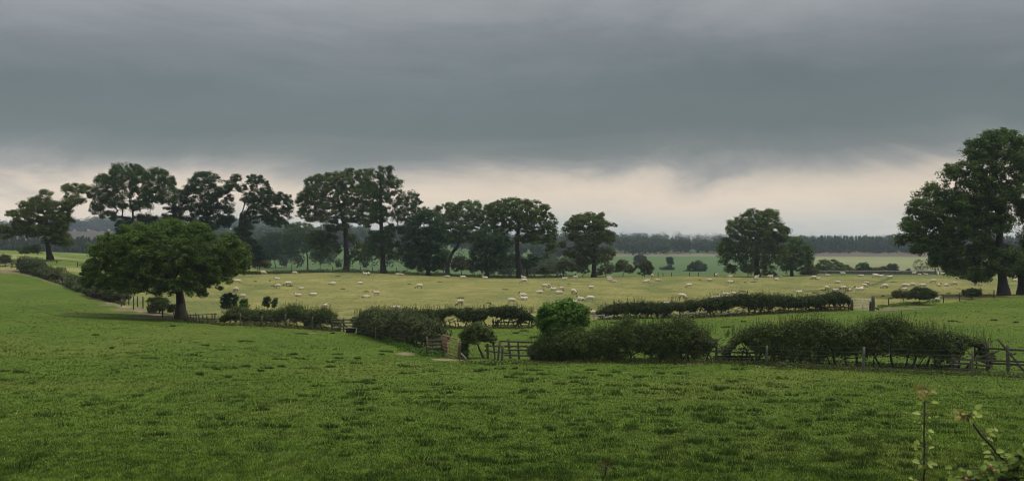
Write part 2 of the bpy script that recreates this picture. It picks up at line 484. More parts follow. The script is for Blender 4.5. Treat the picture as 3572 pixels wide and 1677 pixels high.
def make_hedge(name, label, pts, thick, mat, seed, leaf=0.16, dens=1.0, whisk=0.8, cat='hedge', group=None, stem_gap=1.0, stems=True, lump=0.18, lumpf=0.9, gmin=0.3, gaps=0.0):
    """pts: (px, py_base, top_height_m, bottom_height_m)"""
    rng = np.random.default_rng(seed)
    W = np.array([hit(a, b) for a, b, _, _ in pts]); ht = np.array([p[2] for p in pts]); hb = np.array([p[3] for p in pts])
    o = W[len(W) // 2].copy()
    root = thing(name, label, cat, o, group)
    seg = np.linalg.norm(np.diff(W[:, :2], axis=0), axis=1); cum = np.concatenate([[0], np.cumsum(seg)]); Ltot = cum[-1]
    def at(t):
        x = np.interp(t, cum, W[:, 0]); y = np.interp(t, cum, W[:, 1])
        return x, y, gz(x, y), np.interp(t, cum, ht), np.interp(t, cum, hb)
    dirv = (W[-1] - W[0])[:2]; dirv /= np.linalg.norm(dirv); nv = np.array([-dirv[1], dirv[0]])
    # clumps of small leaves
    hm = np.mean(ht - hb)
    nc = int(dens * Ltot * hm * thick * 34 * (0.13 / leaf) ** 1.6)
    t = rng.random(nc) * Ltot
    if gaps: t = t[fbm(t * 0.13, t * 0 + 5.5, seed + 31, 2) > gaps]; nc = len(t)
    x, y, g, h, b0 = at(t)
    bump = 1 + lump * (fbm(t * lumpf, t * 0 + seed, seed, 3) - 0.5) * 2 - 0.45 * np.exp(-(np.minimum(t, Ltot - t) / 0.7) ** 2)
    bb = b0 * np.clip(3.4 * fbm(t * 0.8, t * 0 + 3.3, seed + 5, 2) - 0.95, gmin, 1.5)
    f = rng.random(nc) ** 0.8
    z = bb + (h * bump - bb) * f
    # cross-section: bulging in the middle
    pr = np.sqrt(np.clip(1 - ((f - 0.5) / 0.62) ** 2, 0.05, 1)) * (0.8 + 0.5 * fbm(t * 0.7, f * 2 + 11, seed + 9, 2))
    endt = np.minimum(t, Ltot - t); pr *= np.clip(0.35 + endt / 0.8, 0, 1)
    u = rng.uniform(-1, 1, nc); u = np.sign(u) * np.abs(u) ** 0.6
    off = u * pr * thick * 0.5
    cl = np.stack([x + nv[0] * off, y + nv[1] * off, g + z], 1)
    lpc = 20
    n = nc * lpc; ci = np.repeat(np.arange(nc), lpc)
    dirs = rng.normal(size=(n, 3)); dirs /= np.linalg.norm(dirs, axis=1, keepdims=True)
    pos = cl[ci] + dirs * (rng.random(n) ** 0.5 * (0.16 + leaf * 0.7))[:, None]
    tone = np.clip(rng.normal(0.5, 0.18, n) + (rng.normal(size=nc) * 0.15)[ci], 0, 1)
    nrm = dirs + rng.normal(size=(n, 3)) * 0.5 + np.array([0, 0, 0.5])
    size = leaf * 0.85 * rng.uniform(0.5, 1.4, n)
    # upright shoots along the top
    nw = int(whisk * Ltot * thick * 14)
    tw = rng.random(nw) * Ltot
    xw, yw, gw, hw, _ = at(tw)
    bw = 1 + lump * (fbm(tw * lumpf, tw * 0 + seed, seed, 3) - 0.5) * 2
    dn = fbm(tw * 0.8, tw * 0 + 7.7, seed + 21, 2)
    lw = rng.uniform(0.15, 0.55, nw) * (0.3 + 1.5 * dn)
    ow = rng.uniform(-0.35, 0.35, nw) * thick
    b = np.stack([xw + nv[0] * ow, yw + nv[1] * ow, gw + hw * bw - 0.2], 1)
    lean = rng.normal(size=(nw, 3)) * 0.14; lean[:, 2] = 1
    e = b + lean * (lw + 0.2)[:, None]
    kk = 6
    f2 = np.tile(np.linspace(0.3, 1.0, kk), nw); wi = np.repeat(np.arange(nw), kk)
    pos2 = b[wi] + (e - b)[wi] * f2[:, None] + rng.normal(size=(nw * kk, 3)) * 0.025
    n2 = len(pos2)
    pos = np.concatenate([pos, pos2]); nrm = np.concatenate([nrm, rng.normal(size=(n2, 3)) + np.array([0, 0, .4])])
    tone = np.concatenate([tone, np.clip(rng.normal(0.80, 0.16, n2), 0, 1)]); size = np.concatenate([size, leaf * rng.uniform(0.4, 0.75, n2)])
    v, q, tt = leaf_quads(pos - o, size, nrm, tone, rng)
    if nw:
        v2, q2 = tube_edges(b - o, e - o, np.full(nw, 0.009), np.full(nw, 0.004), 3)
        q = np.concatenate([q, q2 + len(v)]); v = np.concatenate([v, v2]); tt = np.concatenate([tt, np.full(len(v2), 0.15)])
    link('foliage', mesh_from('foliage', v, quads=q, attrs={'tone': tt}), L[mat], root)
    # woody stems
    ns = min(70, max(3, int(Ltot * 2.1 * stem_gap)))
    for i in range(ns):
        P0 = []; P1 = []; RA = []; RB = []
        t0 = (i + rng.uniform(0.1, 0.9)) / ns * Ltot
        x_, y_, g_, h_, b_ = [float(a) for a in at(np.array([t0]))]
        o_ = rng.uniform(-0.2, 0.2) * thick
        p = np.array([x_ + nv[0] * o_, y_ + nv[1] * o_, g_ - 0.1])
        r = rng.uniform(0.03, 0.10)
        hh = h_ * rng.uniform(0.55, 0.85); k = 5
        d = np.array([rng.normal() * 0.28, rng.normal() * 0.2, 1.0])
        prev = p
        for j in range(k):
            d = d + rng.normal(size=3) * np.array([0.22, 0.22, 0.05])
            nx = prev + d * hh / k
            P0.append(prev); P1.append(nx); RA.append(r * (1 - 0.14 * j)); RB.append(r * (1 - 0.14 * (j + 1)))
            if j >= 1:
                for _ in range(2):
                    br = nx + np.array([rng.normal() * 0.35, rng.normal() * 0.3, rng.uniform(-0.05, 0.35)])
                    P0.append(nx); P1.append(br); RA.append(r * 0.4); RB.append(r * 0.22)
            prev = nx
        v, q = tube_edges(np.array(P0) - o, np.array(P1) - o, np.array(RA), np.array(RB), 5)
        link('stem', mesh_from('stem', v, quads=q, smooth=True), M['twig'], root)
    return root

# ------------------------------------------------------------------ ground
BND = [(-260,928),(-60,938),(70,948),(130,960),(200,985),(300,1022),(370,1047),(440,1075),(560,1100),(640,1116),(760,1136),(900,1140),(1100,1148),(1240,1158),(1370,1143),(1600,1143),(1865,1143),(2090,1114),(2400,1109),(2600,1099),(2780,1089),(2975,1082),(3050,1084),(3130,1070),(3263,1057),(3420,1042),(3503,1036),(3572,1032),(3760,1024)]
BW = np.array([hit(*b) for b in BND])
_o = np.argsort(BW[:, 0]); BW = BW[_o]
def yb(x): return np.interp(x, BW[:, 0], BW[:, 1])

rows = np.concatenate([np.arange(-30, 27, 3.0), np.arange(27, 75, 0.45), np.arange(75, 135, 0.7), np.arange(135, 300, 1.6), np.arange(300, 600, 10), np.arange(600, 3600, 40)])
NCOL = 580
uu = np.linspace(-1, 1, NCOL)
hwid = 0.74 * np.maximum(rows, 8) + 14
GX = uu[None, :] * hwid[:, None]; GY = np.repeat(rows[:, None], NCOL, 1)
GZ = gz(GX, GY)
micro = (fbm(GX * 0.9, GY * 0.9, 31, 3) - 0.5) * 0.16 + (fbm(GX * 0.16, GY * 0.16, 41, 2) - 0.5) * 0.25
GZ = GZ + micro * (1 - sstep(120, 300, GY)) * 0.8

def seg_dist(x, y, pl):
    best = np.full(x.shape, 1e9)
    for (ax, ay), (bx, by) in zip(pl[:-1], pl[1:]):
        dx, dy = bx - ax, by - ay
        t = np.clip(((x - ax) * dx + (y - ay) * dy) / (dx * dx + dy * dy + 1e-9), 0, 1)
        best = np.minimum(best, np.hypot(x - ax - t * dx, y - ay - t * dy))
    return best

def path_w(pix): return [tuple(hit(a, b)[:2]) for a, b in pix]
PATHS = [  # (polyline, half width, colour, strength)
    (path_w([(-60,948),(0,946),(60,950),(120,962),(170,975),(230,995),(290,1015),(330,1035),(400,1060),(470,1080),(540,1098),(610,1112)]), 0.7, (0.17, 0.14, 0.09), 0.95),
    (path_w([(1310,1030),(1400,1040),(1500,1044),(1600,1052),(1720,1058)]), 0.35, (0.05, 0.065, 0.022), 0.7),
    (path_w([(850,990),(960,1004),(1080,1010),(1200,1016)]), 0.3, (0.05, 0.065, 0.022), 0.55),
    (path_w([(2700,1030),(2860,1012),(2960,1004),(3040,996),(3075,982),(3110,968)]), 0.55, (0.045, 0.055, 0.02), 0.8),
    (path_w([(2640,1000),(2740,996),(2860,1002)]), 0.4, (0.05, 0.065, 0.022), 0.5),
]
PATCH = [  # px, py, half width m, half depth m, colour
    (1548,1254,1.1,1.3,(0.20,0.15,0.10)),(1420,1229,0.85,1.4,(0.19,0.145,0.095)),(1095,1163,0.5,0.8,(0.17,0.14,0.09)),
    (3080,1082,1.7,1.5,(0.15,0.115,0.075)),(3150,1076,2.0,1.5,(0.15,0.12,0.08)),(3215,1070,1.2,1.1,(0.13,0.115,0.075)),
    (3560,1312,0.9,0.8,(0.18,0.14,0.09)),(455,1078,1.6,4.0,(0.14,0.115,0.06)),(515,1091,1.4,2.6,(0.13,0.11,0.055)),(405,1060,1.3,4.0,(0.12,0.105,0.055)),
    (560,1108,3.5,4.0,(0.075,0.06,0.035)),(30,947,4.5,2.2,(0.15,0.115,0.075)),(2395,1268,1.2,0.6,(0.12,0.10,0.06)),(2680,1278,1.4,0.7,(0.12,0.10,0.06)),
]
PATCHW = [(hit(a, b), c, d, tuple(0.8 * q for q in e)) for a, b, c, d, e in PATCH]

def ground_color(x, y):
    n1 = fbm(x * 0.25, y * 0.25, 3, 4); n2 = fbm(x * 0.05, y * 0.05, 13, 3); n3 = fbm(x * 0.9, y * 0.9, 23, 3)
    u = x / np.maximum(y, 1)
    pxs = CX + F * u
    def C(c): return np.array(c)[None, :]
    near = C((0.047, 0.076, 0.0092)) * (0.84 + 0.32 * n1 + 0.25 * (n2 - .5))[:, None]
    yel = sstep(0.5, 0.72, fbm(x * 0.12, y * 0.12, 77, 4))[:, None]
    near = near * (1 - 0.5 * yel) + C((0.078, 0.094, 0.018)) * 0.5 * yel
    tan = C((0.128, 0.127, 0.041)) * (0.75 + 0.5 * n1)[:, None]
    gr = sstep(0.47, 0.68, fbm(x * 0.13, y * 0.05, 51, 4))[:, None]
    tan = tan * (1 - 0.7 * gr) + C((0.075, 0.092, 0.028)) * 0.7 * gr
    straw = sstep(0.52, 0.75, fbm(x * 0.35, y * 0.16, 88, 3))[:, None]
    tan = tan * (1 - 0.5 * straw) + C((0.19, 0.162, 0.062)) * 0.5 * straw
    # left hill field greener
    lf = (1 - sstep(330, 620, pxs))[:, None]
    hillc = C((0.085, 0.115, 0.028)) * (0.7 + 0.6 * n1)[:, None]
    st = sstep(0.52, 0.7, fbm(x * 0.05 + y * 0.08, y * 0.09 - x * 0.02, 99, 3))[:, None]
    hillc = hillc * (1 - 0.6 * st) + C((0.22, 0.2, 0.09)) * 0.6 * st
    tan = tan * (1 - lf) + hillc * lf
    edge = yb(x) + (fbm(x * 0.6, y * 0.6, 61, 2) - 0.5) * 1.6
    w = sstep(-0.8, 0.8, y - edge)[:, None]
    col = near * (1 - w) + tan * w
    # brow strip and valley
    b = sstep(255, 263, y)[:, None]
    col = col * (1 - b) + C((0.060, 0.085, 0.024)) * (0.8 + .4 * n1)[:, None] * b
    v = sstep(300, 330, y)[:, None]
    vg = C((0.052, 0.086, 0.030)) * (0.85 + 0.3 * fbm(x * 0.01, y * 0.01, 14, 2))[:, None]
    pale = sstep(2790, 2850, pxs)[:, None]
    vg = vg * (1 - pale) + C((0.135, 0.145, 0.068)) * (0.75 + 0.5 * fbm(x * 0.02, y * 0.012, 15, 3))[:, None] * pale
    col = col * (1 - v) + vg * v
    bd = (sstep(850, 880, y) * (1 - sstep(960, 990, y)))[:, None]
    bd = bd * sstep(2020, 2120, pxs)[:, None]
    bandc = C((0.105, 0.095, 0.065)) * (1 - pale) + C((0.075, 0.06, 0.05)) * pale
    col = col * (1 - bd) + bandc * bd
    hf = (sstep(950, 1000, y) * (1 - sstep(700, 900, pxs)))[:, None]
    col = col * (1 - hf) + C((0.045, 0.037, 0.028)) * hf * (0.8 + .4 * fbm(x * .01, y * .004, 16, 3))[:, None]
    for pl, hwd, c, stg in PATHS:
        ys = [p[1] for p in pl]
        m = (y > min(ys) - 5) & (y < max(ys) + 5)
        d = np.full(x.shape, 1e9); d[m] = seg_dist(x[m], y[m], pl)
        k = (stg * (1 - sstep(hwd * 0.5, hwd * 1.5, d + (n3 - .5) * hwd * 1.6)))[:, None]
        col = col * (1 - k) + C(c) * k
    dirt = np.zeros(x.shape)
    for wpt, a, bb, c in PATCHW:
        d = np.hypot((x - wpt[0]) / a, (y - wpt[1]) / bb)
        kk = 0.9 * (1 - sstep(0.75, 1.1, d + (n3 - .5) * 0.9))
        dirt = np.maximum(dirt, kk)
        col = col * (1 - kk[:, None]) + C(c) * (0.8 + .4 * n3)[:, None] * kk[:, None]
    for pl, hwd, c, stg in PATHS[:1]:
        dirt = np.maximum(dirt, 0.8 * (1 - sstep(hwd * .5, hwd * 1.3, seg_dist(x, y, pl))))
    return np.clip(col, 0.003, 0.6), dirt

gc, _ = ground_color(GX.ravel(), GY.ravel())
nr = len(rows)
ii = (np.arange(nr - 1)[:, None] * NCOL + np.arange(NCOL - 1)[None]).ravel()
gq = np.stack([ii, ii + 1, ii + NCOL + 1, ii + NCOL], 1)
def ground_mat():
    m, nt, out = new_mat('pasture_ground')
    at = N(nt, 'ShaderNodeAttribute', attribute_name='base')
    tc = N(nt, 'ShaderNodeTexCoord')
    a = N(nt, 'ShaderNodeTexNoise', Scale=1.1, Detail=6.0, Roughness=0.7)
    b = N(nt, 'ShaderNodeTexNoise', Scale=5.0, Detail=4.0, Roughness=0.7)
    for n in (a, b): nt.links.new(tc.outputs['Object'], n.inputs['Vector'])
    f = math_n(nt, 'ADD', math_n(nt, 'MULTIPLY', a.outputs['Fac'], 0.6), math_n(nt, 'MULTIPLY', b.outputs['Fac'], 0.4))
    k = ramp(nt, f, [(0.30, (0.55, 0.58, 0.55)), (0.5, (1, 1, 1)), (0.70, (1.42, 1.36, 1.3))])
    col = mixc(nt, 1.0, at.outputs['Color'], k, 'MULTIPLY')
    p = N(nt, 'ShaderNodeBsdfPrincipled', Roughness=0.95); p.inputs['Specular IOR Level'].default_value = 0.05
    nt.links.new(col, p.inputs['Base Color'])
    bp = N(nt, 'ShaderNodeBump', Strength=0.7, Distance=0.12); nt.links.new(f, bp.inputs['Height']); nt.links.new(bp.outputs[0], p.inputs['Normal'])
    nt.links.new(p.outputs[0], out.inputs[0])
    return m
M['ground'] = ground_mat()
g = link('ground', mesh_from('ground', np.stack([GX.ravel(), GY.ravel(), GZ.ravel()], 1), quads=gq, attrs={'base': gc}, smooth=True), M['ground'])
tag(g, 'rolling pasture land with green and straw coloured fields', 'ground', kind='structure')

# ------------------------------------------------------------------ grass
def grass_mat(name, mul=1.0):
    m, nt, out = new_mat(name)
    at = N(nt, 'ShaderNodeAttribute', attribute_name='base')
    p = N(nt, 'ShaderNodeBsdfPrincipled', Roughness=0.7); p.inputs['Specular IOR Level'].default_value = 0.12
    nt.links.new(at.outputs['Color'], p.inputs['Base Color'])
    tr = N(nt, 'ShaderNodeBsdfTranslucent'); nt.links.new(mixc(nt, 1.0, at.outputs['Color'], (1.0, 1.1, 0.6), 'MULTIPLY'), tr.inputs['Color'])
    mx = N(nt, 'ShaderNodeMixShader'); mx.inputs[0].default_value = 0.35
    nt.links.new(p.outputs[0], mx.inputs[1]); nt.links.new(tr.outputs[0], mx.inputs[2]); nt.links.new(mx.outputs[0], out.inputs[0])
    return m
M['grass'] = grass_mat('grass_blade')

def grass_field(name, label, n, y0, y1, seed, wid=0.014, hgt=0.062, power=1.8, near=True):
    rng = np.random.default_rng(seed)
    # more blades where the field is close
    t = rng.random(n)
    Y = (y0 ** (-power) + t * (y1 ** (-power) - y0 ** (-power))) ** (-1 / power)
    X = rng.uniform(-0.58, 0.58, n) * Y
    e = yb(X)
    ok = (Y < e + 0.3) if near else ((Y > e - 0.3) & (Y < 256))
    X = X[ok]; Y = Y[ok]
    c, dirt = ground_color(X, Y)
    keep = rng.random(len(X)) > dirt * 1.1
    X, Y, c = X[keep], Y[keep], c[keep]
    n = len(X)
    z = gz(X, Y) + ((fbm(X * 0.9, Y * 0.9, 31, 3) - 0.5) * 0.16 + (fbm(X * 0.16, Y * 0.16, 41, 2) - 0.5) * 0.25) * 0.8 * (1 - sstep(120, 300, Y))
    tuft = sstep(0.60, 0.72, fbm(X * 1.5, Y * 0.8, 201, 3)) * (0.35 + 0.65 * sstep(0.42, 0.6, fbm(X * 0.09, Y * 0.09, 205, 2)))   # lush dark tussocks
    pale = sstep(0.52, 0.7, fbm(X * 0.45, Y * 0.35, 203, 3))
    h = hgt * (0.45 + 0.6 * rng.random(n) + 0.9 * tuft)
    w = wid * Y / 30 * (0.7 + 0.6 * rng.random(n))
    a = rng.random(n) * 2 * math.pi
    lean = rng.normal(size=(n, 2)) * 0.55
    d = np.stack([np.cos(a), np.sin(a)], 1)
    v = np.zeros((n, 3, 3))
    v[:, 0, 0] = X - d[:, 0] * w; v[:, 0, 1] = Y - d[:, 1] * w; v[:, 0, 2] = z - 0.02
    v[:, 1, 0] = X + d[:, 0] * w; v[:, 1, 1] = Y + d[:, 1] * w; v[:, 1, 2] = z - 0.02
    v[:, 2, 0] = X + lean[:, 0] * h; v[:, 2, 1] = Y + lean[:, 1] * h; v[:, 2, 2] = z + h
    mott = fbm(X * 4.6, Y * 2.2, 207, 3); mott2 = fbm(X * 0.5, Y * 0.22, 209, 3)
    vary = np.exp(rng.normal(size=n) * 0.27 + (mott - 0.5) * 1.9 + (mott2 - 0.5) * 0.25)
    if near:
        col = c * vary[:, None] * 1.24
        lush = np.array([[0.022, 0.045, 0.008]]) * vary[:, None]
        col = col * (1 - 0.45 * tuft[:, None]) + lush * 0.45 * tuft[:, None]
        col = col * (1 - 0.35 * pale[:, None] * (1 - tuft[:, None])) + np.array([[0.115, 0.128, 0.035]]) * vary[:, None] * 0.35 * pale[:, None] * (1 - tuft[:, None])
        s = rng.random(n) < 0.05
        col[s] = np.array([0.20, 0.23, 0.08]) * vary[s][:, None]
    else:
        col = c * vary[:, None] * 1.1
    if True:
        ye = 105.0 if near else 240.0
        nt2 = 1300 if near else 160; Yt = (y0 ** (-1.2) + rng.random(nt2) * (ye ** (-1.2) - y0 ** (-1.2))) ** (-1 / 1.2); Xt = rng.uniform(-.5, .5, nt2) * Yt
        kp = ((Yt < yb(Xt) - 1) if near else (Yt > yb(Xt) + 1)) & (rng.random(nt2) < 0.10 + 0.75 * sstep(0.42, 0.62, fbm(Xt * 0.11, Yt * 0.07, 211, 2))); Xt = Xt[kp]; Yt = Yt[kp]; nt2 = len(Xt)
        pb = 70; R = rng.uniform(0.08, 0.34, nt2)
        ci = np.repeat(np.arange(nt2), pb); m = len(ci)
        rr = np.sqrt(rng.random(m)) * R[ci]; th = rng.random(m) * 2 * math.pi
        x_ = Xt[ci] + rr * np.cos(th) * 1.7; y_ = Yt[ci] + rr * np.sin(th)
        z_ = gz(x_, y_) + ((fbm(x_ * 0.9, y_ * 0.9, 31, 3) - 0.5) * 0.16 + (fbm(x_ * 0.16, y_ * 0.16, 41, 2) - 0.5) * 0.25) * 0.8 * (1 - sstep(120, 300, y_))
        hh = rng.uniform(0.09, 0.21, m) * (1.15 - 0.6 * rr / R[ci]); ww = 0.013 * y_ / 30; a2 = rng.random(m) * 6.28
        v2 = np.zeros((m, 3, 3))
        v2[:, 0] = np.stack([x_ - np.cos(a2) * ww, y_ - np.sin(a2) * ww, z_ - .02], 1); v2[:, 1] = np.stack([x_ + np.cos(a2) * ww, y_ + np.sin(a2) * ww, z_ - .02], 1)
        v2[:, 2] = np.stack([x_ + np.cos(th) * hh * .5, y_ + np.sin(th) * hh * .5, z_ + hh], 1)
        if not near: hh *= 0.4; x_ = Xt[ci] + (x_ - Xt[ci]) * 1.3
        c2 = np.array([[0.027, 0.049, 0.009]] if near else [[0.100, 0.105, 0.034]]) * np.exp(rng.normal(size=m) * .3 + (rng.normal(size=nt2) * .25)[ci])[:, None]
        v = np.concatenate([v, v2]); col = np.concatenate([col, c2]); n += m
    o = link(name, mesh_from(name, v.reshape(-1, 3), tris=np.arange(n * 3).reshape(-1, 3), attrs={'base': np.repeat(np.clip(col, 0.004, 0.5), 3, 0)}), M['grass'])
    return tag(o, label, 'grass', kind='stuff')
grass_field('grass', 'short lush green grass of the near pasture and paddock', 800000, 24, 135, 11)
grass_field('grass', 'dry straw coloured grass of the sheep pasture', 150000, 100, 256, 12, wid=0.011, hgt=0.045, power=0.6, near=False)

# ------------------------------------------------------------------ trees
T = 'row of mature trees along the far field edge'
make_tree('oak_tree', 'olive leaning oak with bare lower limbs on the far left hill', (176,906), [(176,906),(168,860),(160,815),(150,785)], 0.62,
    [(165,672,30,12),(152,712,58,26),(95,718,28,16),(58,745,40,14),(205,735,48,30),(190,762,58,24),(112,765,48,18),(40,802,50,20),(0,815,55,18),(195,825,48,28),(130,800,48,24),(228,838,24,18),(110,872,38,11),(255,656,38,18),(262,692,34,18),(292,655,26,14),(235,712,24,18),(245,690,22,18),(150,765,105,58),(100,790,60,34),(-30,800,40,22)],
    'oak', dens=1.15, leaf=0.30, lpc=30, rc=0.75, seed=11, droop=0.45, dscale=0.6)
make_tree('ash_tree', 'tall ash with feathery rounded crown above the squat sycamore', (466,935), [(466,935),(464,850),(464,790),(465,776)], 0.75,
    [(412,602,32,30),(462,600,42,30),(372,640,42,34),(350,680,45,30),(420,655,58,38),(490,640,58,42),(560,640,46,44),(592,655,26,44),(545,612,36,26),(338,730,26,24),(370,748,30,13),(393,755,12,18),(582,690,40,16),(520,690,40,18),(400,700,40,24),(520,668,60,20),(455,715,50,16),(500,720,30,10)],
    'ash', dens=0.9, leaf=0.30, lpc=34, rc=0.8, seed=12, Y=222, dscale=0.65, droop=0.7)
make_tree('thicket_tree', 'small dark bushy tree under the ash crown', (500,930), [(500,930),(500,860),(498,815)], 0.3,
    [(450,792,52,34),(505,768,44,24),(532,768,26,14),(430,830,40,30),(520,810,40,30)], 'deep', dens=0.9, leaf=0.34, lpc=26, rc=0.85, seed=13, Y=226)
make_tree('sycamore_tree', 'broad dark sycamore between the ash and the dead-topped oak', (725,935), [(725,935),(725,840),(722,770),(715,715)], 0.75,
    [(718,625,56,26),(690,665,52,32),(652,672,30,24),(740,682,52,38),(645,720,56,36),(602,742,40,24),(600,765,40,18),(700,740,66,44),(780,700,32,40),(770,762,42,26),(720,785,50,20),(790,735,25,30)],
    'deep', dens=0.95, leaf=0.36, lpc=30, rc=0.95, seed=14, Y=232, group=T, dscale=0.65, droop=0.4)
make_tree('oak_tree', 'ragged stag-headed oak with a broken top and gaps of sky', (842,935), [(842,935),(840,860),(836,810),(842,745)], 0.75,
    [(823,622,20,14),(802,648,22,18),(838,655,28,11),(885,625,32,18),(905,652,36,32),(928,672,22,32),(872,690,32,22),(902,712,42,22),(962,690,42,24),(1000,712,26,36),(990,748,28,20),(930,742,46,22),(880,755,36,26),(960,772,40,14),(992,780,18,14),(848,800,34,26),(800,770,22,22),(905,690,40,20)],
    'deep', dens=0.8, leaf=0.30, lpc=30, rc=0.72, seed=15, Y=232, group=T, dscale=0.6)
make_tree('thicket_tree', 'low dark bushy tree beneath the stag-headed oak', (868,938), [(868,938),(868,900),(866,865)], 0.3,
    [(850,845,36,36),(880,870,42,30),(905,890,36,24),(840,890,40,30)], 'deep', dens=1.0, leaf=0.36, lpc=28, rc=0.85, seed=16, Y=238)
make_tree('thorn_tree', 'small dark round-headed tree with a thin forked trunk', (962,934), [(962,934),(958,912),(966,895),(958,875)], 0.22,
    [(955,835,42,26),(930,868,42,32),(985,872,42,30),(900,882,28,18),(955,890,38,14),(912,850,24,20),(1000,892,22,12)], 'deep', dens=1.0, leaf=0.32, lpc=30, rc=0.75, seed=17, group=T)
make_tree('sycamore_tree', 'mid-sized dark sycamore under the left skirt of the tallest pair', (1073,943), [(1073,943),(1073,900),(1068,870),(1062,840)], 0.42,
    [(1048,800,52,26),(1030,840,56,32),(1090,830,52,32),(1018,878,28,16),(1118,860,36,26),(1062,865,48,16),(1110,885,28,14),(1005,815,22,20)], 'mid', dens=0.95, leaf=0.36, lpc=28, rc=0.85, seed=18, group=T, droop=0.45)
make_tree('sycamore_tree', 'great spreading sycamore, its domed crown lit olive green', (1208,949), [(1208,949),(1208,880),(1206,800),(1190,740),(1180,700)], 0.85,
    [(1245,602,52,16),(1180,625,84,26),(1110,640,50,26),(1066,690,32,28),(1062,728,28,38),(1100,700,66,48),(1180,690,86,48),(1262,660,62,46),(1280,720,42,46),(1230,740,66,38),(1140,750,66,26),(1092,752,46,22),(1278,770,34,22),(1172,790,46,18),(1122,830,54,24),(1150,868,44,18),(1108,888,30,13),(1258,872,32,26),(1240,900,40,13),(1130,852,50,22),(1225,832,18,16)],
    'dome', dens=0.95, leaf=0.36, lpc=32, rc=0.95, seed=19, group=T, dscale=0.6, droop=0.42, zmin=70)
make_tree('ash_tree', 'tall airy ash with a straight trunk and thin see-through right side', (1337,953), [(1337,953),(1334,860),(1330,780),(1326,690),(1330,650)], 0.7,
    [(1340,600,34,26),(1300,604,20,16),(1358,640,46,26),(1328,660,54,36),(1380,690,40,32),(1428,690,36,26),(1455,715,20,22),(1400,740,54,32),(1438,765,34,26),(1320,740,34,44),(1370,795,40,14),(1300,850,30,26),(1348,862,44,34),(1380,880,38,26),(1298,890,26,16),(1330,820,44,20),(1395,800,40,16)],
    'ash', dens=0.62, leaf=0.32, lpc=28, rc=0.75, seed=20, group=T, dscale=0.6, droop=0.65, zmin=40)
make_tree('beech_tree', 'dark bushy tree with foliage sweeping almost to the ground', (1494,961), [(1494,961),(1494,930),(1490,880),(1486,820)], 0.5,
    [(1482,745,30,24),(1470,790,42,36),(1450,840,46,42),(1500,850,46,46),(1480,900,52,32),(1440,890,32,22),(1528,890,36,32),(1528,800,28,36),(1490,930,46,14),(1440,920,30,12)], 'deep', dens=1.0, leaf=0.38, lpc=28, rc=0.95, seed=21, group=T, zmin=12)
make_tree('sycamore_tree', 'flat-topped sycamore on a trunk that bends to the right', (1560,962), [(1560,962),(1562,915),(1575,885),(1598,856),(1605,810)], 0.62,
    [(1568,727,46,18),(1640,717,46,18),(1540,742,36,26),(1600,750,76,32),(1682,737,36,26),(1560,790,54,32),(1640,790,66,32),(1700,772,32,36),(1598,825,44,24),(1548,830,34,24),(1662,830,36,20)], 'mid', dens=1.0, leaf=0.36, lpc=30, rc=0.9, seed=22, group=T, droop=0.42)
make_tree('beech_tree', 'narrow dark tree with low boughs left of the dome sycamore', (1699,969), [(1699,969),(1698,930),(1696,880),(1692,830)], 0.42,
    [(1682,830,36,32),(1690,880,50,36),(1662,910,32,22),(1720,900,46,32),(1738,850,40,32),(1700,932,40,12),(1756,920,34,12)], 'deep', dens=1.0, leaf=0.36, lpc=28, rc=0.9, seed=23, group=T, zmin=30)
make_tree('sycamore_tree', 'perfect dome-shaped sycamore with a stout leaning trunk', (1815,970), [(1815,970),(1809,920),(1804,870),(1804,835),(1810,790)], 0.78,
    [(1800,704,66,14),(1860,728,54,26),(1742,730,46,26),(1800,740,76,32),(1900,772,40,36),(1830,780,76,32),(1752,780,46,26),(1920,820,22,36),(1880,820,50,30),(1922,860,20,26),(1742,820,30,26),(1908,885,12,18),(1830,830,44,16),(1770,845,30,12)],
    'dome', dens=0.9, leaf=0.34, lpc=30, rc=0.8, seed=24, group=T, dscale=0.7, droop=0.4, zmin=90)
make_tree('thorn_tree', 'spreading low thorn tree tucked behind the dome sycamore trunk', (1840,960), [(1840,960),(1838,930),(1830,905)], 0.3,
    [(1790,900,46,18),(1850,905,40,18),(1752,908,30,14),(1830,922,54,10)], 'deep', dens=1.0, leaf=0.36, lpc=28, rc=0.8, seed=25, Y=252, droop=0.4)
make_tree('oak_tree', 'irregular open oak with a side branch reaching right', (2072,967), [(2072,967),(2072,920),(2074,880),(2068,830)], 0.62,
    [(2020,767,32,20),(2058,760,28,18),(2093,757,16,15),(2000,792,32,26),(2083,782,38,22),(2130,783,24,8),(2012,815,42,26),(2080,820,50,30),(2130,830,18,22),(2040,860,40,17),(1990,882,25,18),(1960,850,12,9),(2060,890,46,22),(2118,882,27,22),(2036,910,32,16),(2093,910,32,15),(1965,797,10,8)],
    'oak', dens=0.95, leaf=0.34, lpc=28, rc=0.75, seed=26, group=T, dscale=0.7)
make_tree('sycamore_tree', 'solitary full-crowned sycamore on the open right skyline', (2643,965), [(2643,965),(2640,930),(2640,905),(2638,850)], 0.72,
    [(2630,742,26,16),(2602,766,36,22),(2680,752,38,22),(2562,790,32,26),(2640,790,66,32),(2700,792,27,32),(2734,815,21,26),(2590,830,56,36),(2680,840,62,42),(2540,860,36,36),(2602,890,54,30),(2530,900,22,26),(2550,938,18,15),(2720,870,35,30),(2610,930,32,18),(2675,925,27,18),(2690,890,36,26)],
    'dome', dens=1.0, leaf=0.38, lpc=28, rc=0.95, seed=27, dscale=0.75, zmin=25)
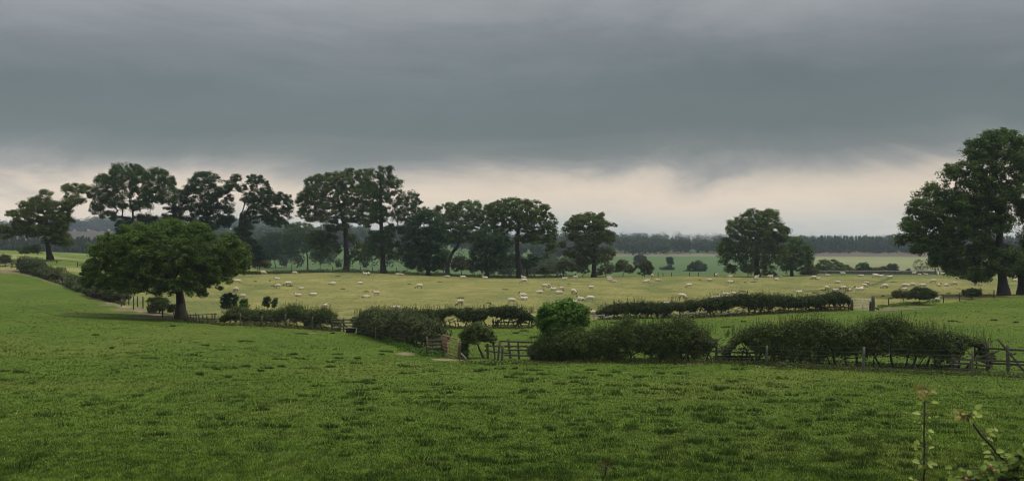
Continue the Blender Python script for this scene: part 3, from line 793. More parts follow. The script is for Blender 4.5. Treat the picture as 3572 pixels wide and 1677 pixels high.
make_tree('field_maple', 'shorter rounded tree at the right foot of the solitary sycamore', (2762,963), [(2762,963),(2762,945),(2765,920),(2768,890)], 0.45,
    [(2775,840,22,12),(2790,860,41,20),(2755,876,36,22),(2810,880,27,22),(2780,900,52,25),(2736,910,30,19),(2820,905,19,16),(2762,934,40,13)], 'mid', dens=1.0, leaf=0.36, lpc=28, rc=0.85, seed=28, zmin=12)
make_tree('sycamore_tree', 'enormous dark tree filling the right edge of the field', (3502,1031), [(3502,1031),(3496,960),(3490,880),(3486,800),(3490,700)], 0.74,
    [(3480,480,50,30),(3522,476,22,22),(3396,512,42,26),(3450,532,66,46),(3540,532,56,56),(3342,590,52,26),(3312,622,30,34),(3400,622,74,54),(3500,640,76,66),(3252,660,34,20),(3240,692,45,25),(3300,700,66,44),(3203,730,36,25),(3183,770,34,23),(3250,770,66,42),(3380,740,66,56),(3480,760,66,56),(3153,832,30,18),(3212,842,45,30),(3192,870,20,16),(3280,842,55,46),(3270,900,36,34),(3290,930,26,18),(3400,850,56,56),(3390,930,54,34),(3430,958,54,24),(3500,900,64,50),(3400,968,16,8),(3440,690,70,56),(3360,680,66,46),(3450,890,60,50),(3330,780,60,40),(3330,850,66,56),(3420,770,80,60),(3345,930,50,36),(3470,600,60,50),(3420,560,50,40),(3132,836,26,17),(3160,776,30,22),(3185,726,30,24),(3172,800,30,24),(3195,690,24,18)],
    'mid', dens=1.4, leaf=0.30, lpc=40, rc=0.9, seed=29, dscale=0.7, max_clumps=2200, zmin=60)
make_tree('lime_tree', 'fresher green tree crowding in at the extreme right border', (3568,1027), [(3568,1027),(3566,960),(3572,880),(3585,780)], 0.7,
    [(3585,560,50,50),(3605,700,66,86),(3572,880,46,46),(3612,900,66,66),(3560,930,36,34),(3622,800,66,76),(3545,958,34,16),(3600,620,60,60)], 'oak', dens=0.9, leaf=0.30, lpc=34, rc=0.85, seed=30, Y=146, zmin=60)
make_tree('sycamore_tree', 'squat wide sycamore on a thick trunk beside the pasture corner', (630,1114), [(630,1114),(630,1060),(627,1022),(600,985),(580,950)], 0.60,
    [(600,785,56,21),(682,802,56,26),(482,802,54,22),(560,820,86,36),(660,830,76,36),(740,842,46,26),(790,840,40,23),(830,872,35,31),(852,905,26,36),(780,900,66,46),(680,900,86,56),(560,900,96,46),(452,860,66,41),(382,850,36,36),(352,890,40,41),(400,920,76,41),(338,930,40,28),(322,955,30,22),(380,968,64,26),(480,960,76,26),(452,985,40,16),(430,998,16,10),(312,978,22,18),(560,968,56,22),(640,960,76,36),(740,960,66,26),(820,943,36,18),(690,988,46,17),(540,1008,22,13),(605,996,27,13),(700,1018,19,10),(714,1033,11,6),(800,973,26,13),(768,1000,12,7),(345,982,36,14),(395,990,32,12),(585,1000,56,18),(665,1002,46,16),(470,1000,40,12),(500,975,60,22)],
    'sycamore', voids=0.0, dens=1.35, leaf=0.19, lpc=46, rc=0.52, seed=31, dscale=0.85, max_clumps=1900, droop=0.5, fill=0.45, bark='bark_mossy', zmin=70, tip=0.018)

# small hawthorns and scrub along the far edge
SM = 'small thorn trees along the far field edge'
def thorn(label, base, blobs, mat='haw_olive', Y=None, seed=1, rc=0.55, leaf=0.26, group=SM, name='hawthorn_tree', r0=0.12, dens=1.0):
    cx = base[0]; top = min(b[1] for b in blobs); k = (base[1] - top)
    return make_tree(name, label, base, [base, (cx + 2, base[1] - k * 0.25), (cx - 2, base[1] - k * 0.5)], r0, blobs, mat, dens=dens, leaf=leaf, lpc=22, rc=rc, seed=seed, Y=Y, group=group, flare=False, zmin=1)
thorn('round olive hawthorn just left of the open oak', (1965,964), [(1972,925,32,20),(1950,937,18,12),(1990,930,20,18),(1970,912,20,12)], seed=41)
thorn('pale thin hawthorn at the foot of the open oak', (2032,964), [(2028,925,22,22),(2038,945,20,10),(2020,938,15,12)], seed=42, dens=0.8)
thorn('low scrubby hawthorn right of the open oak trunk', (2112,965), [(2112,938,30,16),(2095,950,16,9),(2130,934,14,14)], seed=43, dens=0.85)
thorn('olive hawthorn, left of the close pair', (2172,965), [(2170,925,22,18),(2155,938,22,12),(2192,938,20,14),(2178,914,12,8)], seed=44)
thorn('olive hawthorn with a pointed top, right of the close pair', (2248,965), [(2252,918,18,14),(2235,935,24,16),(2262,938,18,18),(2250,945,30,12)], seed=45)
thorn('small yellowish thorn between the bent sycamore and the narrow dark tree', (1608,962), [(1602,912,22,18),(1618,925,22,16),(1590,930,16,16)], seed=46, Y=262)
thorn('grey green thorn standing just left of the narrow dark tree', (1648,963), [(1645,920,16,14),(1650,938,16,12)], seed=47, Y=264, dens=0.8)
thorn('small pale bush beside the bent trunk', (1545,958), [(1545,912,14,10),(1542,930,16,14)], seed=48, Y=262, dens=0.8)
thorn('yellow green shrub to the right of the dome sycamore', (1902,964), [(1900,940,20,14),(1885,946,14,9)], seed=49, Y=255)
thorn('brownish shrub right beside the squat sycamore crown', (905,938), [(905,918,30,13),(928,924,16,9)], 'hedge_brown', seed=50, Y=245)
thorn('low olive shrub under the solitary sycamore', (2672,960), [(2668,950,16,9),(2690,950,12,8)], seed=51, Y=262, name='shrub', r0=0.05)
thorn('tiny brown shrub between the solitary sycamore and the maple', (2702,962), [(2702,955,9,6)], 'hedge_brown', seed=52, Y=262, name='shrub', r0=0.04)
V = 'bushes in the valley beyond the wall'
thorn('leafy thorn at the right foot of the maple', (2822,966), [(2820,935,22,18),(2830,948,26,12),(2808,948,20,12)], 'haw_olive', seed=53, Y=270, group=V)
thorn('large dark shrub directly behind the left end of the wall', (2900,975), [(2890,925,40,22),(2862,940,24,20),(2930,935,34,18),(2905,948,54,14)], 'mid', seed=54, Y=300, group=V, rc=0.8, leaf=0.36)
thorn('low rounded shrub behind the wall, sloping away to the right', (2965,975), [(2962,945,26,12),(2945,950,24,10)], 'haw_olive', seed=55, Y=302, group=V, rc=0.7, leaf=0.34)
thorn('dark upright bush behind the middle of the wall', (3012,975), [(3010,930,22,14),(3008,945,36,14),(3030,945,18,14)], 'deep', seed=56, Y=305, group=V, rc=0.8, leaf=0.36)
thorn('brownish bush between the dark upright bush and the blue-green one', (3070,975), [(3068,945,28,12),(3085,940,14,12)], 'hedge_brown', seed=57, Y=305, group=V, rc=0.8, leaf=0.36)
thorn('blue-green rounded bush near the right half of the wall', (3114,990), [(3114,935,20,16),(3112,948,24,14)], 'far', seed=58, Y=360, group=V, rc=0.9, leaf=0.42)
thorn('tiny lone bush on the pale slope above the wall', (3168,980), [(3168,944,8,7)], 'far', seed=59, Y=370, group=V, rc=0.5, leaf=0.3, name='shrub')
thorn('bare thin scrub by the hanging boughs of the enormous tree', (3210,975), [(3205,925,20,20),(3215,940,24,16)], 'hedge_brown', seed=60, Y=320, group=V, rc=0.6, leaf=0.16, dens=0.5)
V2 = 'lone trees on the green slope across the valley'
thorn('pale green lone tree on the far slope above the thorn pair', (2233,930), [(2233,903,21,15),(2233,918,22,14)], 'far', seed=61, Y=600, group=V2, rc=1.2, leaf=0.7, r0=0.3)
thorn('small tree poking above a clipped block of hedge on the slope', (2332,935), [(2335,902,12,8),(2338,915,12,8)], 'far', seed=62, Y=620, group=V2, rc=1.0, leaf=0.6, r0=0.25)
thorn('square dark block of bush below the small slope tree', (2328,947), [(2315,934,12,9),(2335,934,14,10),(2325,938,20,8)], 'deep', seed=63, Y=540, group=V2, rc=1.0, leaf=0.6, name='field_bush', r0=0.25)
thorn('wide dark bush spreading on the far green slope', (2432,950), [(2430,922,20,12),(2445,930,18,14),(2418,935,22,14),(2400,945,16,5),(2440,940,24,10)], 'deep', seed=64, Y=520, group=V2, rc=1.1, leaf=0.65, name='field_bush', r0=0.3)

# ------------------------------------------------------------------ far woods
def wood(name, label, specs, mat, seed, quad=1.3, per=230):
    rng = np.random.default_rng(seed)
    VV = []; QQ = []; TT = []; nn = 0
    for (px0, px1, Y0, Y1, h0, h1, n, kind) in specs:
        X = rng.uniform(px0, px1, n); Y = rng.uniform(Y0, Y1, n); x = (X - CX) / F * Y
        z = gz(x, Y); h = rng.uniform(h0, h1, n); tb = rng.normal(0.5, 0.13, n)
        for i in range(n):
            k = per; t = rng.random(k)
            if kind == 'cone':
                zz = 0.06 + 0.94 * t; rr = h[i] * 0.23 * (1.02 - zz) ** 0.7 * (0.55 + 0.6 * rng.random(k))
                th = rng.random(k) * 2 * math.pi
                p = np.stack([rr * np.cos(th), rr * np.sin(th), zz * h[i]], 1); nm = np.stack([np.cos(th), np.sin(th), np.full(k, .5)], 1)
            else:
                d = rng.normal(size=(k, 3)); d /= np.linalg.norm(d, axis=1, keepdims=True)
                r = rng.random(k)[:, None] ** 0.33
                lob = 1 + 0.25 * np.sin(d[:, :1] * 4 + i) * np.cos(d[:, 2:3] * 5 + i * 2)
                p = d * r * lob * np.array([h[i] * 0.36, h[i] * 0.36, h[i] * 0.48]) + np.array([0, 0, h[i] * 0.52]); nm = d + np.array([0, 0, .4])
            p = p + np.array([x[i], Y[i], z[i]])
            v, q, tt = leaf_quads(p, quad * (Y[i] / 950) ** 0.6 * rng.uniform(0.6, 1.3, k), nm + rng.normal(size=(k, 3)) * .4, np.clip(tb[i] + rng.normal(size=k) * 0.12, 0, 1), rng)
            VV.append(v); QQ.append(q + nn); TT.append(tt); nn += len(v)
    o = link(name, mesh_from(name, np.concatenate(VV), quads=np.concatenate(QQ), attrs={'tone': np.concatenate(TT)}), L[mat])
    return tag(o, label, 'woodland', kind='stuff')
wood('woodland', 'hazy broadleaved wood along the top of the far green field', [(1930, 2780, 965, 1060, 10.5, 18.5, 200, 'b'), (1960, 2330, 900, 960, 9, 14, 26, 'b'), (1850, 2330, 1250, 1400, 15, 19, 70, 'b')], 'far', 71)
wood('woodland', 'dark conifer plantation above the pale far slope', [(2760, 3660, 975, 1075, 12.5, 15.8, 420, 'cone'), (2760, 3660, 980, 1060, 12, 16.5, 320, 'b')], 'conifer', 72, quad=1.0, per=170)
wood('woodland', 'dim wooded hillside showing between the tree trunks', [(620, 1960, 720, 900, 10, 14, 150, 'b'), (500, 1960, 900, 1350, 11, 16, 190, 'b'), (1880, 2010, 500, 640, 6, 9, 6, 'b')], 'far', 73, quad=1.8)
wood('woodland', 'belt of bushes at the bottom of the valley behind the tree row', [(880, 1960, 440, 520, 4.5, 8.5, 62, 'b'), (1690, 1960, 330, 400, 4, 6, 20, 'b')], 'far', 74, quad=1.1)
wood('woodland', 'misty plantation strip behind the far left hill', [(-150, 640, 640, 780, 6.5, 9.5, 420, 'cone'), (-150, 640, 640, 760, 5, 8, 120, 'b'), (-700, 225, 1300, 1750, 10, 15, 230, 'b'), (-700, -150, 640, 780, 6, 9.5, 160, 'cone')], 'far', 75, quad=1.2)
wood('woodland', 'misty copses on the blue skyline hill behind the leaning oak', [(150, 300, 1900, 2020, 14, 22, 60, 'b'), (310, 330, 1900, 2000, 14, 19, 6, 'b'), (312, 640, 1880, 2050, 18, 26, 130, 'b'), (-700, 150, 1900, 2050, 14, 20, 150, 'b'), (640, 1000, 1850, 2050, 18, 26, 70, 'b'), (240, 640, 1700, 1760, 6, 9, 30, 'b')], 'far', 76, quad=1.6)

def undergrowth(name, label, pix, Y0, wid, h, mat, n, seed, leaf=0.22):
    rng = np.random.default_rng(seed)
    pix = np.array(pix, float); t = rng.random(n)
    px = np.interp(t, np.linspace(0, 1, len(pix)), pix[:, 0]); Yc = np.interp(t, np.linspace(0, 1, len(pix)), pix[:, 1])
    Y = Yc + rng.normal(size=n) * wid; x = (px - CX) / F * Y
    hh = h * (0.35 + 1.2 * fbm(x * 0.5, Y * 0.3, seed, 3)) * np.exp(-((Y - Yc) / wid) ** 2 * .4)
    z = gz(x, Y) + hh * rng.random(n)
    v, q, tt = leaf_quads(np.stack([x, Y, z], 1), leaf * rng.uniform(.6, 1.4, n), rng.normal(size=(n, 3)) + np.array([0, 0, .6]), np.clip(rng.normal(.45, .2, n), 0, 1), rng)
    return tag(link(name, mesh_from(name, v, quads=q, attrs={'tone': tt}), L[mat]), label, 'undergrowth', kind='stuff')
undergrowth('undergrowth', 'rank growth, also standing in for the dark shade beneath the mature tree row', [(600, 240), (900, 243), (1207, 245), (1500, 250), (1700, 252), (1960, 253)], 0, 2.2, 0.75, 'hedge_dark', 16000, 301)  # weeds in dark leaf colour, also drawing the shade strip under the trees
undergrowth('undergrowth', 'rough weeds along the foot of the near wire fence', [(1600, 67), (2157, 67), (2675, 64.5), (3011, 61), (3393, 58.5), (3650, 57)], 0, 0.5, 0.32, 'haw_olive', 9000, 302, leaf=0.09)
undergrowth('undergrowth', 'tufts of dock and nettle beside the bare earth near the galvanised gate', [(3060, 119), (3130, 124), (3200, 127), (3280, 131)], 0, 1.0, 0.4, 'elder', 2200, 303, leaf=0.12)
undergrowth('undergrowth', 'rank green weeds round the mouth of the rusty gate', [(1330, 88), (1400, 81), (1470, 76.5), (1540, 75)], 0, 1.0, 0.35, 'elder', 2600, 304, leaf=0.1)

def verge(label, pix, wid, h, mat, n, seed, leaf=0.12):
    undergrowth('undergrowth', label, [(a, hit(a, b)[1]) for a, b in pix], 0, wid, h, mat, n, seed, leaf)
verge('rough grass and weeds at the foot of the rounded left hedge', [(640,1118),(772,1136),(930,1139),(1100,1148),(1190,1153)], 0.45, 0.4, 'haw_olive', 4500, 311)
verge('rough grass and weeds at the foot of the grey-leaved hedge', [(1245,1162),(1375,1193),(1450,1212),(1550,1241)], 0.5, 0.4, 'hedge', 4500, 312)
verge('rough grass at the foot of the trimmed dark hedge', [(1232,1142),(1500,1144),(1862,1144)], 0.4, 0.35, 'haw_olive', 4000, 313)
verge('rough grass at the foot of the long dark hedge', [(2085,1113),(2400,1108),(2600,1099),(2780,1089),(2965,1082)], 0.5, 0.4, 'haw_olive', 5500, 314)
verge('long grass at the foot of the climbing hedge on the left', [(70,947),(130,962),(200,987),(290,1021),(370,1046),(436,1060)], 0.9, 0.4, 'haw_olive', 6000, 315, 0.16)
verge('long grass at the foot of the tall near hedges', [(1850,1254),(2060,1260),(2490,1259),(2700,1266),(3050,1277),(3330,1284)], 0.4, 0.3, 'hedge', 8000, 316, 0.09)

# ------------------------------------------------------------------ hedges
make_hedge('hedge', 'rounded hedge beside the squat sycamore, wire posts along its front', [(772,1133,1.25,0.45),(830,1134,1.5,0.45),(930,1136,1.35,0.5),(1010,1137,1.6,0.55),(1100,1145,1.55,0.5),(1160,1149,1.5,0.6),(1185,1150,1.0,0.6)], 1.5, 'hedge', 81, gmin=0.6, dens=3.2, leaf=0.15, lump=0.24)
make_hedge('hedge', 'grey-leaved hedge running obliquely to the rusty gate', [(1262,1163,1.6,0.45),(1300,1172,2.1,0.4),(1375,1190,2.1,0.4),(1450,1207,1.95,0.4),(1510,1219,1.9,0.5),(1546,1223,1.6,0.7)], 1.6, 'hedge_grey', 82, dens=1.6, lump=0.24, whisk=0.9)
make_hedge('hedge', 'trimmed dark hedge with bare stems at the bottom of the sheep pasture', [(1232,1140,1.1,0.5),(1370,1142,1.45,0.6),(1500,1143,1.5,0.75),(1600,1143,1.5,0.85),(1700,1142,1.75,0.75),(1800,1142,1.75,0.65),(1862,1142,1.6,0.6)], 1.2, 'hedge_dark', 83, gmin=0.8, dens=4.5, whisk=1.2, stem_gap=1.3, lump=0.16)
make_hedge('hedge', 'long dark hedge ending at the galvanised gate', [(2085,1112,0.95,0.6),(2130,1111,1.3,0.6),(2200,1110,1.55,0.7),(2300,1109,1.4,0.65),(2400,1107,1.35,0.8),(2500,1102,1.6,0.8),(2600,1098,1.75,0.75),(2690,1093,1.75,0.75),(2780,1088,1.45,0.7),(2860,1085,1.45,0.7),(2920,1082,1.7,0.7),(2962,1081,1.95,0.8)], 1.4, 'hedge_dark', 84, gmin=0.75, dens=4.5, whisk=1.2, stem_gap=1.2, lump=0.16)
make_hedge('hedge', 'tall bushy near hedge right of the bright elder', [(1850,1254,1.15,0.3),(1950,1260,1.65,0.3),(2060,1262,1.95,0.35),(2150,1262,2.3,0.4),(2250,1262,2.4,0.45),(2350,1263,2.35,0.5),(2430,1262,2.2,0.8),(2492,1259,1.65,1.05)], 2.0, 'hedge', 85, gmin=0.4, leaf=0.11, dens=2.3, lump=0.22, whisk=1.0)
make_hedge('hedge', 'tallest near hedge, its brownish end overhanging the rail fence', [(2525,1262,1.75,1.0),(2600,1265,2.15,0.85),(2700,1268,2.45,0.4),(2850,1274,2.55,0.45),(2950,1277,2.3,0.5),(3050,1279,2.4,0.45),(3150,1281,2.45,0.45),(3250,1283,2.3,0.6),(3350,1285,1.95,0.85),(3420,1286,1.65,1.0),(3460,1286,1.4,1.05)], 1.9, 'hedge', 86, gmin=0.5, leaf=0.11, dens=2.3, lump=0.2, whisk=1.0)
make_hedge('hedge', 'grey straggling hedge climbing the slope behind the squat sycamore', [(70,944,1.6,0.3),(130,956,1.8,0.3),(200,980,1.5,0.3),(240,996,1.4,0.3),(290,1016,1.25,0.3),(350,1040,1.45,0.3),(400,1051,1.5,0.3),(436,1056,1.2,0.3)], 1.9, 'hedge_grey', 87, leaf=0.22, dens=1.5, whisk=0.8, lump=0.8, lumpf=0.13, gaps=0.44)
def bush(label, base, blobs, mat, seed, leaf=0.14, rc=0.34, lpc=24, r0=0.07, Y=None, dens=1.1, name='bush', cat='bush', dscale=0.8, trunk=None, zmin=1, tip=0.012, **kw):
    top = min(b[1] for b in blobs); k = base[1] - top
    tr = trunk or [base, (base[0] + 1, base[1] - k * 0.2), (base[0] - 1, base[1] - k * 0.45)]
    return make_tree(name, label, base, tr, r0, blobs, mat, dens=dens, leaf=leaf, lpc=lpc, rc=rc, seed=seed, Y=Y, cat=cat, dscale=dscale, flare=False, zmin=zmin, tip=tip, trunkname='stem', crownname='foliage', **kw)
bush('bright green elder rising between the two near hedges', (1958,1255), [(1978,1052,20,11),(1902,1070,20,9),(2036,1078,16,9),(1975,1064,34,16),(1920,1085,42,22),(2010,1085,40,24),(1950,1110,72,36),(1900,1120,34,30),(2025,1120,30,30),(1960,1155,66,34),(1950,1190,52,24),(1970,1215,40,20)], 'elder', 91, leaf=0.15, rc=0.3, lpc=30, dens=1.4, name='elder_bush', Y=70.5)
make_tree('hawthorn_bush', 'small hawthorn with a crooked stem beside the rusty gate', (1668,1248), [(1690,1248),(1680,1232),(1672,1215),(1664,1192)], 0.10,
    [(1660,1150,42,20),(1632,1172,28,18),(1690,1170,40,20),(1715,1182,18,10),(1655,1180,48,14),(1620,1185,18,12),(1668,1132,22,8),(1620,1215,15,22),(1618,1238,14,12)], 'hedge', dens=1.5, leaf=0.12, lpc=24, rc=0.24, seed=92, cat='bush', trunkname='stem', crownname='foliage', flare=False, zmin=4, tip=0.012)
bush('dark wind-clipped thorn bush standing right of the galvanised gate', (3208,1062), [(3215,1018,44,14),(3190,1028,42,14),(3240,1022,28,12),(3225,1034,34,10),(3200,1008,22,7)], 'hedge_dark', 93, leaf=0.14, rc=0.34, dens=1.5, name='thorn_bush')
bush('brown bare-stemmed thorn bush leaning against the dark wind-clipped one', (3152,1060), [(3142,1022,30,12),(3125,1030,16,8),(3160,1030,24,10)], 'hedge_brown', 94, leaf=0.12, rc=0.28, dens=0.9, name='thorn_bush')
bush('flat-topped small thorn bush near the enormous tree', (3390,1043), [(3398,1012,28,8),(3375,1018,20,9),(3410,1022,16,10),(3388,1028,22,6),(3362,1022,8,6)], 'hedge_dark', 95, leaf=0.14, rc=0.28, dens=1.4, name='thorn_bush')
bush('dark rounded bush in the shade of the squat sycamore', (556,1092), [(550,1052,38,18),(530,1062,24,14),(575,1068,20,12),(545,1076,32,10)], 'hedge', 96, rc=0.34, leaf=0.15, dens=1.4)
bush('low hedge stub touching the squat sycamore trunk', (605,1098), [(604,1070,16,9),(595,1078,12,8)], 'hedge_dark', 97, rc=0.28, dens=1.3)
bush('small bright bushy sapling behind the left hedge', (802,1112), [(800,1040,28,17),(792,1058,22,16),(810,1065,16,12)], 'ash', 98, leaf=0.2, rc=0.36, dens=1.4, name='sapling', cat='sapling')
bush('thin yellowish sapling beside the bright bushy one', (852,1110), [(852,1052,12,9),(846,1065,14,8),(862,1068,8,8)], 'elder', 99, leaf=0.18, rc=0.26, dens=0.8, name='sapling', cat='sapling')
bush('wispy dark sapling sprouting from the hedge top, left of a pair', (932,1112), [(930,1045,12,9),(925,1056,9,6),(936,1062,8,6)], 'ash', 100, leaf=0.2, rc=0.25, dens=0.8, name='sapling', cat='sapling')
bush('wispy dark sapling sprouting from the hedge top, leaning right', (950,1112), [(962,1046,9,8),(954,1054,9,5),(955,1064,5,6)], 'ash', 101, leaf=0.2, rc=0.22, dens=0.8, name='sapling', cat='sapling')
bush('round grey bush at the top end of the climbing hedge', (18,928), [(18,902,22,13),(8,908,16,10),(32,908,10,9)], 'hedge_grey', 102, leaf=0.26, rc=0.5, dens=1.3)
bush('patch of pale bramble at the foot of the near wire fence', (2730,1286), [(2720,1272,20,8),(2740,1280,22,7),(2705,1280,12,6)], 'hedge_grey', 103, leaf=0.09, rc=0.16, dens=1.2, name='bramble_patch', r0=0.02)
bush('small dark weed clump in the grass before the near fence', (2592,1281), [(2590,1274,8,6)], 'hedge_dark', 104, leaf=0.09, rc=0.12, dens=1.2, name='weed_clump', cat='weed', r0=0.015)

# ------------------------------------------------------------------ fences
def post_at(px, pb, ptp, width=0.12, mat='wood', parent=None, origin=None, lean=(0, 0), rng=RNG, name='post', Y=None):
    w = hit(px, pb) if Y is None else on_ground(px, Y)
    h = (pb - ptp) / F * w[1]
    mb = MB()
    a = np.array([w[0], w[1], w[2] - 0.25]); b = np.array([w[0] + lean[0], w[1] + lean[1], w[2] + h])
    mb.beam(a - origin, b - origin, width, width, up=(0, 1, 0.01), wob=width * 0.06, segs=4, rng=rng)
    mb.build(name, M[mat], parent)
    return w, b

def wire_fence(label, posts, wires, width=0.10, mat='wood', wr=0.006, group=None, ext=None, seed=3, Y=None):
    rng = np.random.default_rng(seed)
    W = [hit(p[0], p[1]) if Y is None else on_ground(p[0], Y) for p in posts]
    o = W[len(W) // 2]
    root = thing('wire_fence', label, 'fence', o, group)
    tops = []
    for p in posts:
        w, t = post_at(p[0], p[1], p[2], width, mat, root, o, (rng.normal() * 0.03, rng.normal() * 0.03), rng, Y=Y)
        tops.append((w, t))
    if ext:
        for e in ext:
            w = hit(e[0], e[1]) if Y is None else on_ground(e[0], Y)
            t = np.array([w[0], w[1], w[2] + (e[1] - e[2]) / F * w[1]])
            if e[0] < posts[0][0]: tops.insert(0, (w, t))
            else: tops.append((w, t))
    for f in wires:
        mb = MB()
        for (w0, t0), (w1, t1) in zip(tops[:-1], tops[1:]):
            a = w0 + (t0 - w0) * f - np.array([0, width * 0.5, 0]); b = w1 + (t1 - w1) * f - np.array([0, width * 0.5, 0])
            pts = [a + (b - a) * k / 4 - np.array([0, 0, 0.02 * math.sin(math.pi * k / 4)]) for k in range(5)]
            mb.tube(np.array(pts) - o, wr, n=4)
        mb.build('wire', M['wire'], root)
    return root

wire_fence('post and wire fence along the front of the tall near hedges', [(1949,1262,1206),(2157,1264,1201),(2394,1265,1199),(2675,1273,1205),(3011,1300,1209),(3393,1319,1220)],
    [0.97, 0.8, 0.64, 0.48, 0.34, 0.2], 0.115, 'post_green', 0.003, ext=[(1640,1256,1204),(3760,1338,1238)], seed=5)
wire_fence('grey posts and wire fronting the rounded and grey-leaved hedges', [(837,1137,1092),(912,1139,1102),(995,1141,1095),(1090,1148,1104),(1312,1186,1142),(1414,1207,1155)], [0.95, 0.7, 0.45], 0.11, 'post_green', 0.004, seed=6)
wire_fence('leaning dark posts up the slope left of the squat sycamore', [(424,1068,1048),(434,1056,1026),(450,1062,1022),(466,1078,1032),(480,1070,1032),(499,1074,1033),(518,1088,1053),(568,1108,1070)], [0.9, 0.5], 0.12, 'wood_dark', 0.005, seed=7)
wire_fence('dark stock fence under the mature tree row', [(900,942,918),(1017,944,921),(1117,949,925),(1161,950,927),(1257,953,929),(1299,955,930),(1383,957,933),(1420,959,937),(1656,967,950),(1741,968,951),(1782,969,952),(1864,968,952),(1902,968,953),(1942,966,950)], [0.92, 0.6, 0.3], 0.16, 'wood_dark', 0.012, seed=8, Y=252)
wire_fence('row of short dark posts on the green brow right of the thorns', [(2296,966,950),(2313,966,951),(2343,966,951),(2406,966,951),(2436,966,952),(2492,966,952),(2610,965,952),(2665,964,952),(2745,963,951)], [0.9, 0.5], 0.15, 'wood_dark', 0.010, seed=9, Y=262)
wire_fence('sparse thin posts by the clipped thorn bushes and the enormous tree', [(3100,1068,1038),(3291,1055,1027),(3347,1050,1020),(3467,1038,1010),(3523,1030,1006)], [0.85, 0.5], 0.11, 'wood_dark', 0.005, seed=10)
wire_fence('two dark posts on the far left hill right of the leaning oak', [(198,916,908),(270,930,913)], [0.85, 0.45], 0.16, 'wood_dark', 0.008, seed=12, ext=[(330,926,912)])

def rail_fence(label, posts, rails, width=0.13, mat='wood_dark', group=None, seed=3, extra=(), name='rail_fence', rail_w=0.035, rail_h=0.10):
    """posts (px, py_base, py_top[, dx_top]); rails and extra boards given by their two ends on the fence line (px, py)"""
    rng = np.random.default_rng(seed)
    W = np.array([hit(p[0], p[1]) for p in posts]); o = W[0].copy()
    root = thing(name, label, 'fence', o, group)
    for p in posts:
        dx = (p[3] / F * o[1]) if len(p) > 3 else 0
        post_at(p[0], p[1], p[2], width * rng.uniform(0.85, 1.2), mat, root, o, (dx + rng.normal() * 0.02, rng.normal() * 0.02), rng)
    pxs = np.array([p[0] for p in posts]); od = np.argsort(pxs); ys = W[od, 1]; pxs = pxs[od]
    for kind, lst in (('rail', rails), ('brace', extra)):
        for a, b, c, d in lst:
            Ya = np.interp(a, pxs, ys) - width * 0.62 - (0.06 if kind == 'brace' else 0); Yb_ = np.interp(c, pxs, ys) - width * 0.62 - (0.06 if kind == 'brace' else 0)
            mb = MB(); mb.beam(P(a, b, Ya) - o, P(c, d, Yb_) - o, rail_w, rail_h * rng.uniform(.85, 1.1), wob=0.008, segs=5, rng=rng)
            mb.build(kind, M[mat], root)
    return root
rail_fence('rickety rail fence with leaning posts by the crooked hawthorn', [(1702,1249,1198,-3),(1728,1249,1197,-6),(1735,1254,1190,9),(1752,1256,1203),(1782,1247,1181,-9),(1812,1251,1186,-6),(1864,1251,1209,-3),(1930,1256,1208)],
    [(1690,1206,1790,1208),(1742,1189,1862,1193),(1760,1206,1862,1209),(1690,1222,1775,1231),(1770,1220,1870,1222),(1760,1238,1935,1242)], seed=21, mat='wood')
rail_fence('dark rail fence glimpsed through the gap between the two near hedges', [(2120,1258,1208),(2150,1259,1210),(2300,1259,1208),(2375,1259,1206),(2498,1258,1180),(2547,1258,1210),(2604,1259,1213),(2640,1260,1214),(2760,1266,1215)],
    [(2440,1197,2500,1200),(2455,1224,2670,1232),(2500,1242,2662,1243),(2660,1230,2770,1240),(2110,1228,2200,1229),(2290,1230,2460,1226)], seed=22)
rail_fence('timber rail fence with crossed braces at the right end of the near hedge', [(3325,1290,1245),(3444,1294,1190),(3517,1299,1203),(3640,1304,1210)],
    [(3422,1213,3660,1226),(3310,1252,3660,1264),(3314,1262,3463,1277),(3458,1267,3660,1276),(3310,1287,3400,1289)], seed=23, mat='wood_dark', extra=[(3480,1182,3580,1303),(3396,1254,3486,1222),(3312,1263,3342,1279),(3318,1280,3368,1265)], width=0.14, rail_h=0.11)
rail_fence('four-rail fence by the black water trough', [(1159,1154,1112),(1199,1155,1108),(1233,1156,1111)], [(1158,1115,1236,1114),(1158,1125,1236,1125),(1158,1136,1236,1136),(1158,1146,1240,1147)], seed=24, mat='wood', width=0.15, extra=[(1186,1112,1218,1152),(1148,1156,1200,1137)])
rail_fence('broken paling of leaning pales beside the squat sycamore trunk', [(657,1126,1088,-3),(672,1126,1094,-8),(680,1126,1094,-6),(690,1127,1090,-9),(700,1127,1094,-7),(712,1127,1096,-4),(724,1128,1095,-3),(738,1129,1092,2),(748,1129,1092,1)],
    [(652,1099,758,1094),(652,1113,758,1112)], seed=25, mat='wood', width=0.09, rail_h=0.07, name='paling_fence', extra=[(744,1118,766,1130)])
rail_fence('grey boards nailed across the gap in the trimmed dark hedge', [(1722,1142,1112),(1738,1142,1114),(1808,1142,1114)], [(1716,1124,1838,1124),(1722,1134,1790,1135)], seed=26)
rail_fence('bleached boards patching the foot of the long dark hedge', [(2378,1110,1090),(2462,1106,1085),(2500,1104,1090),(2578,1100,1086)], [(2376,1096,2466,1086),(2500,1097,2580,1089)], seed=27, mat='wood_pale', width=0.08, rail_h=0.13)
rail_fence('two bleached boards between the elder and the long dark hedge', [(2072,1116,1098),(2106,1116,1097),(2134,1115,1102)], [(2066,1101,2110,1098),(2106,1107,2136,1104)], seed=28, mat='wood_pale', width=0.08, rail_h=0.13)
rail_fence('dark rails nailed low across the end of the long dark hedge', [(2850,1086,1062),(2888,1085,1064),(2960,1082,1060)], [(2840,1066,2890,1074),(2886,1070,2962,1072)], seed=29, rail_h=0.13)
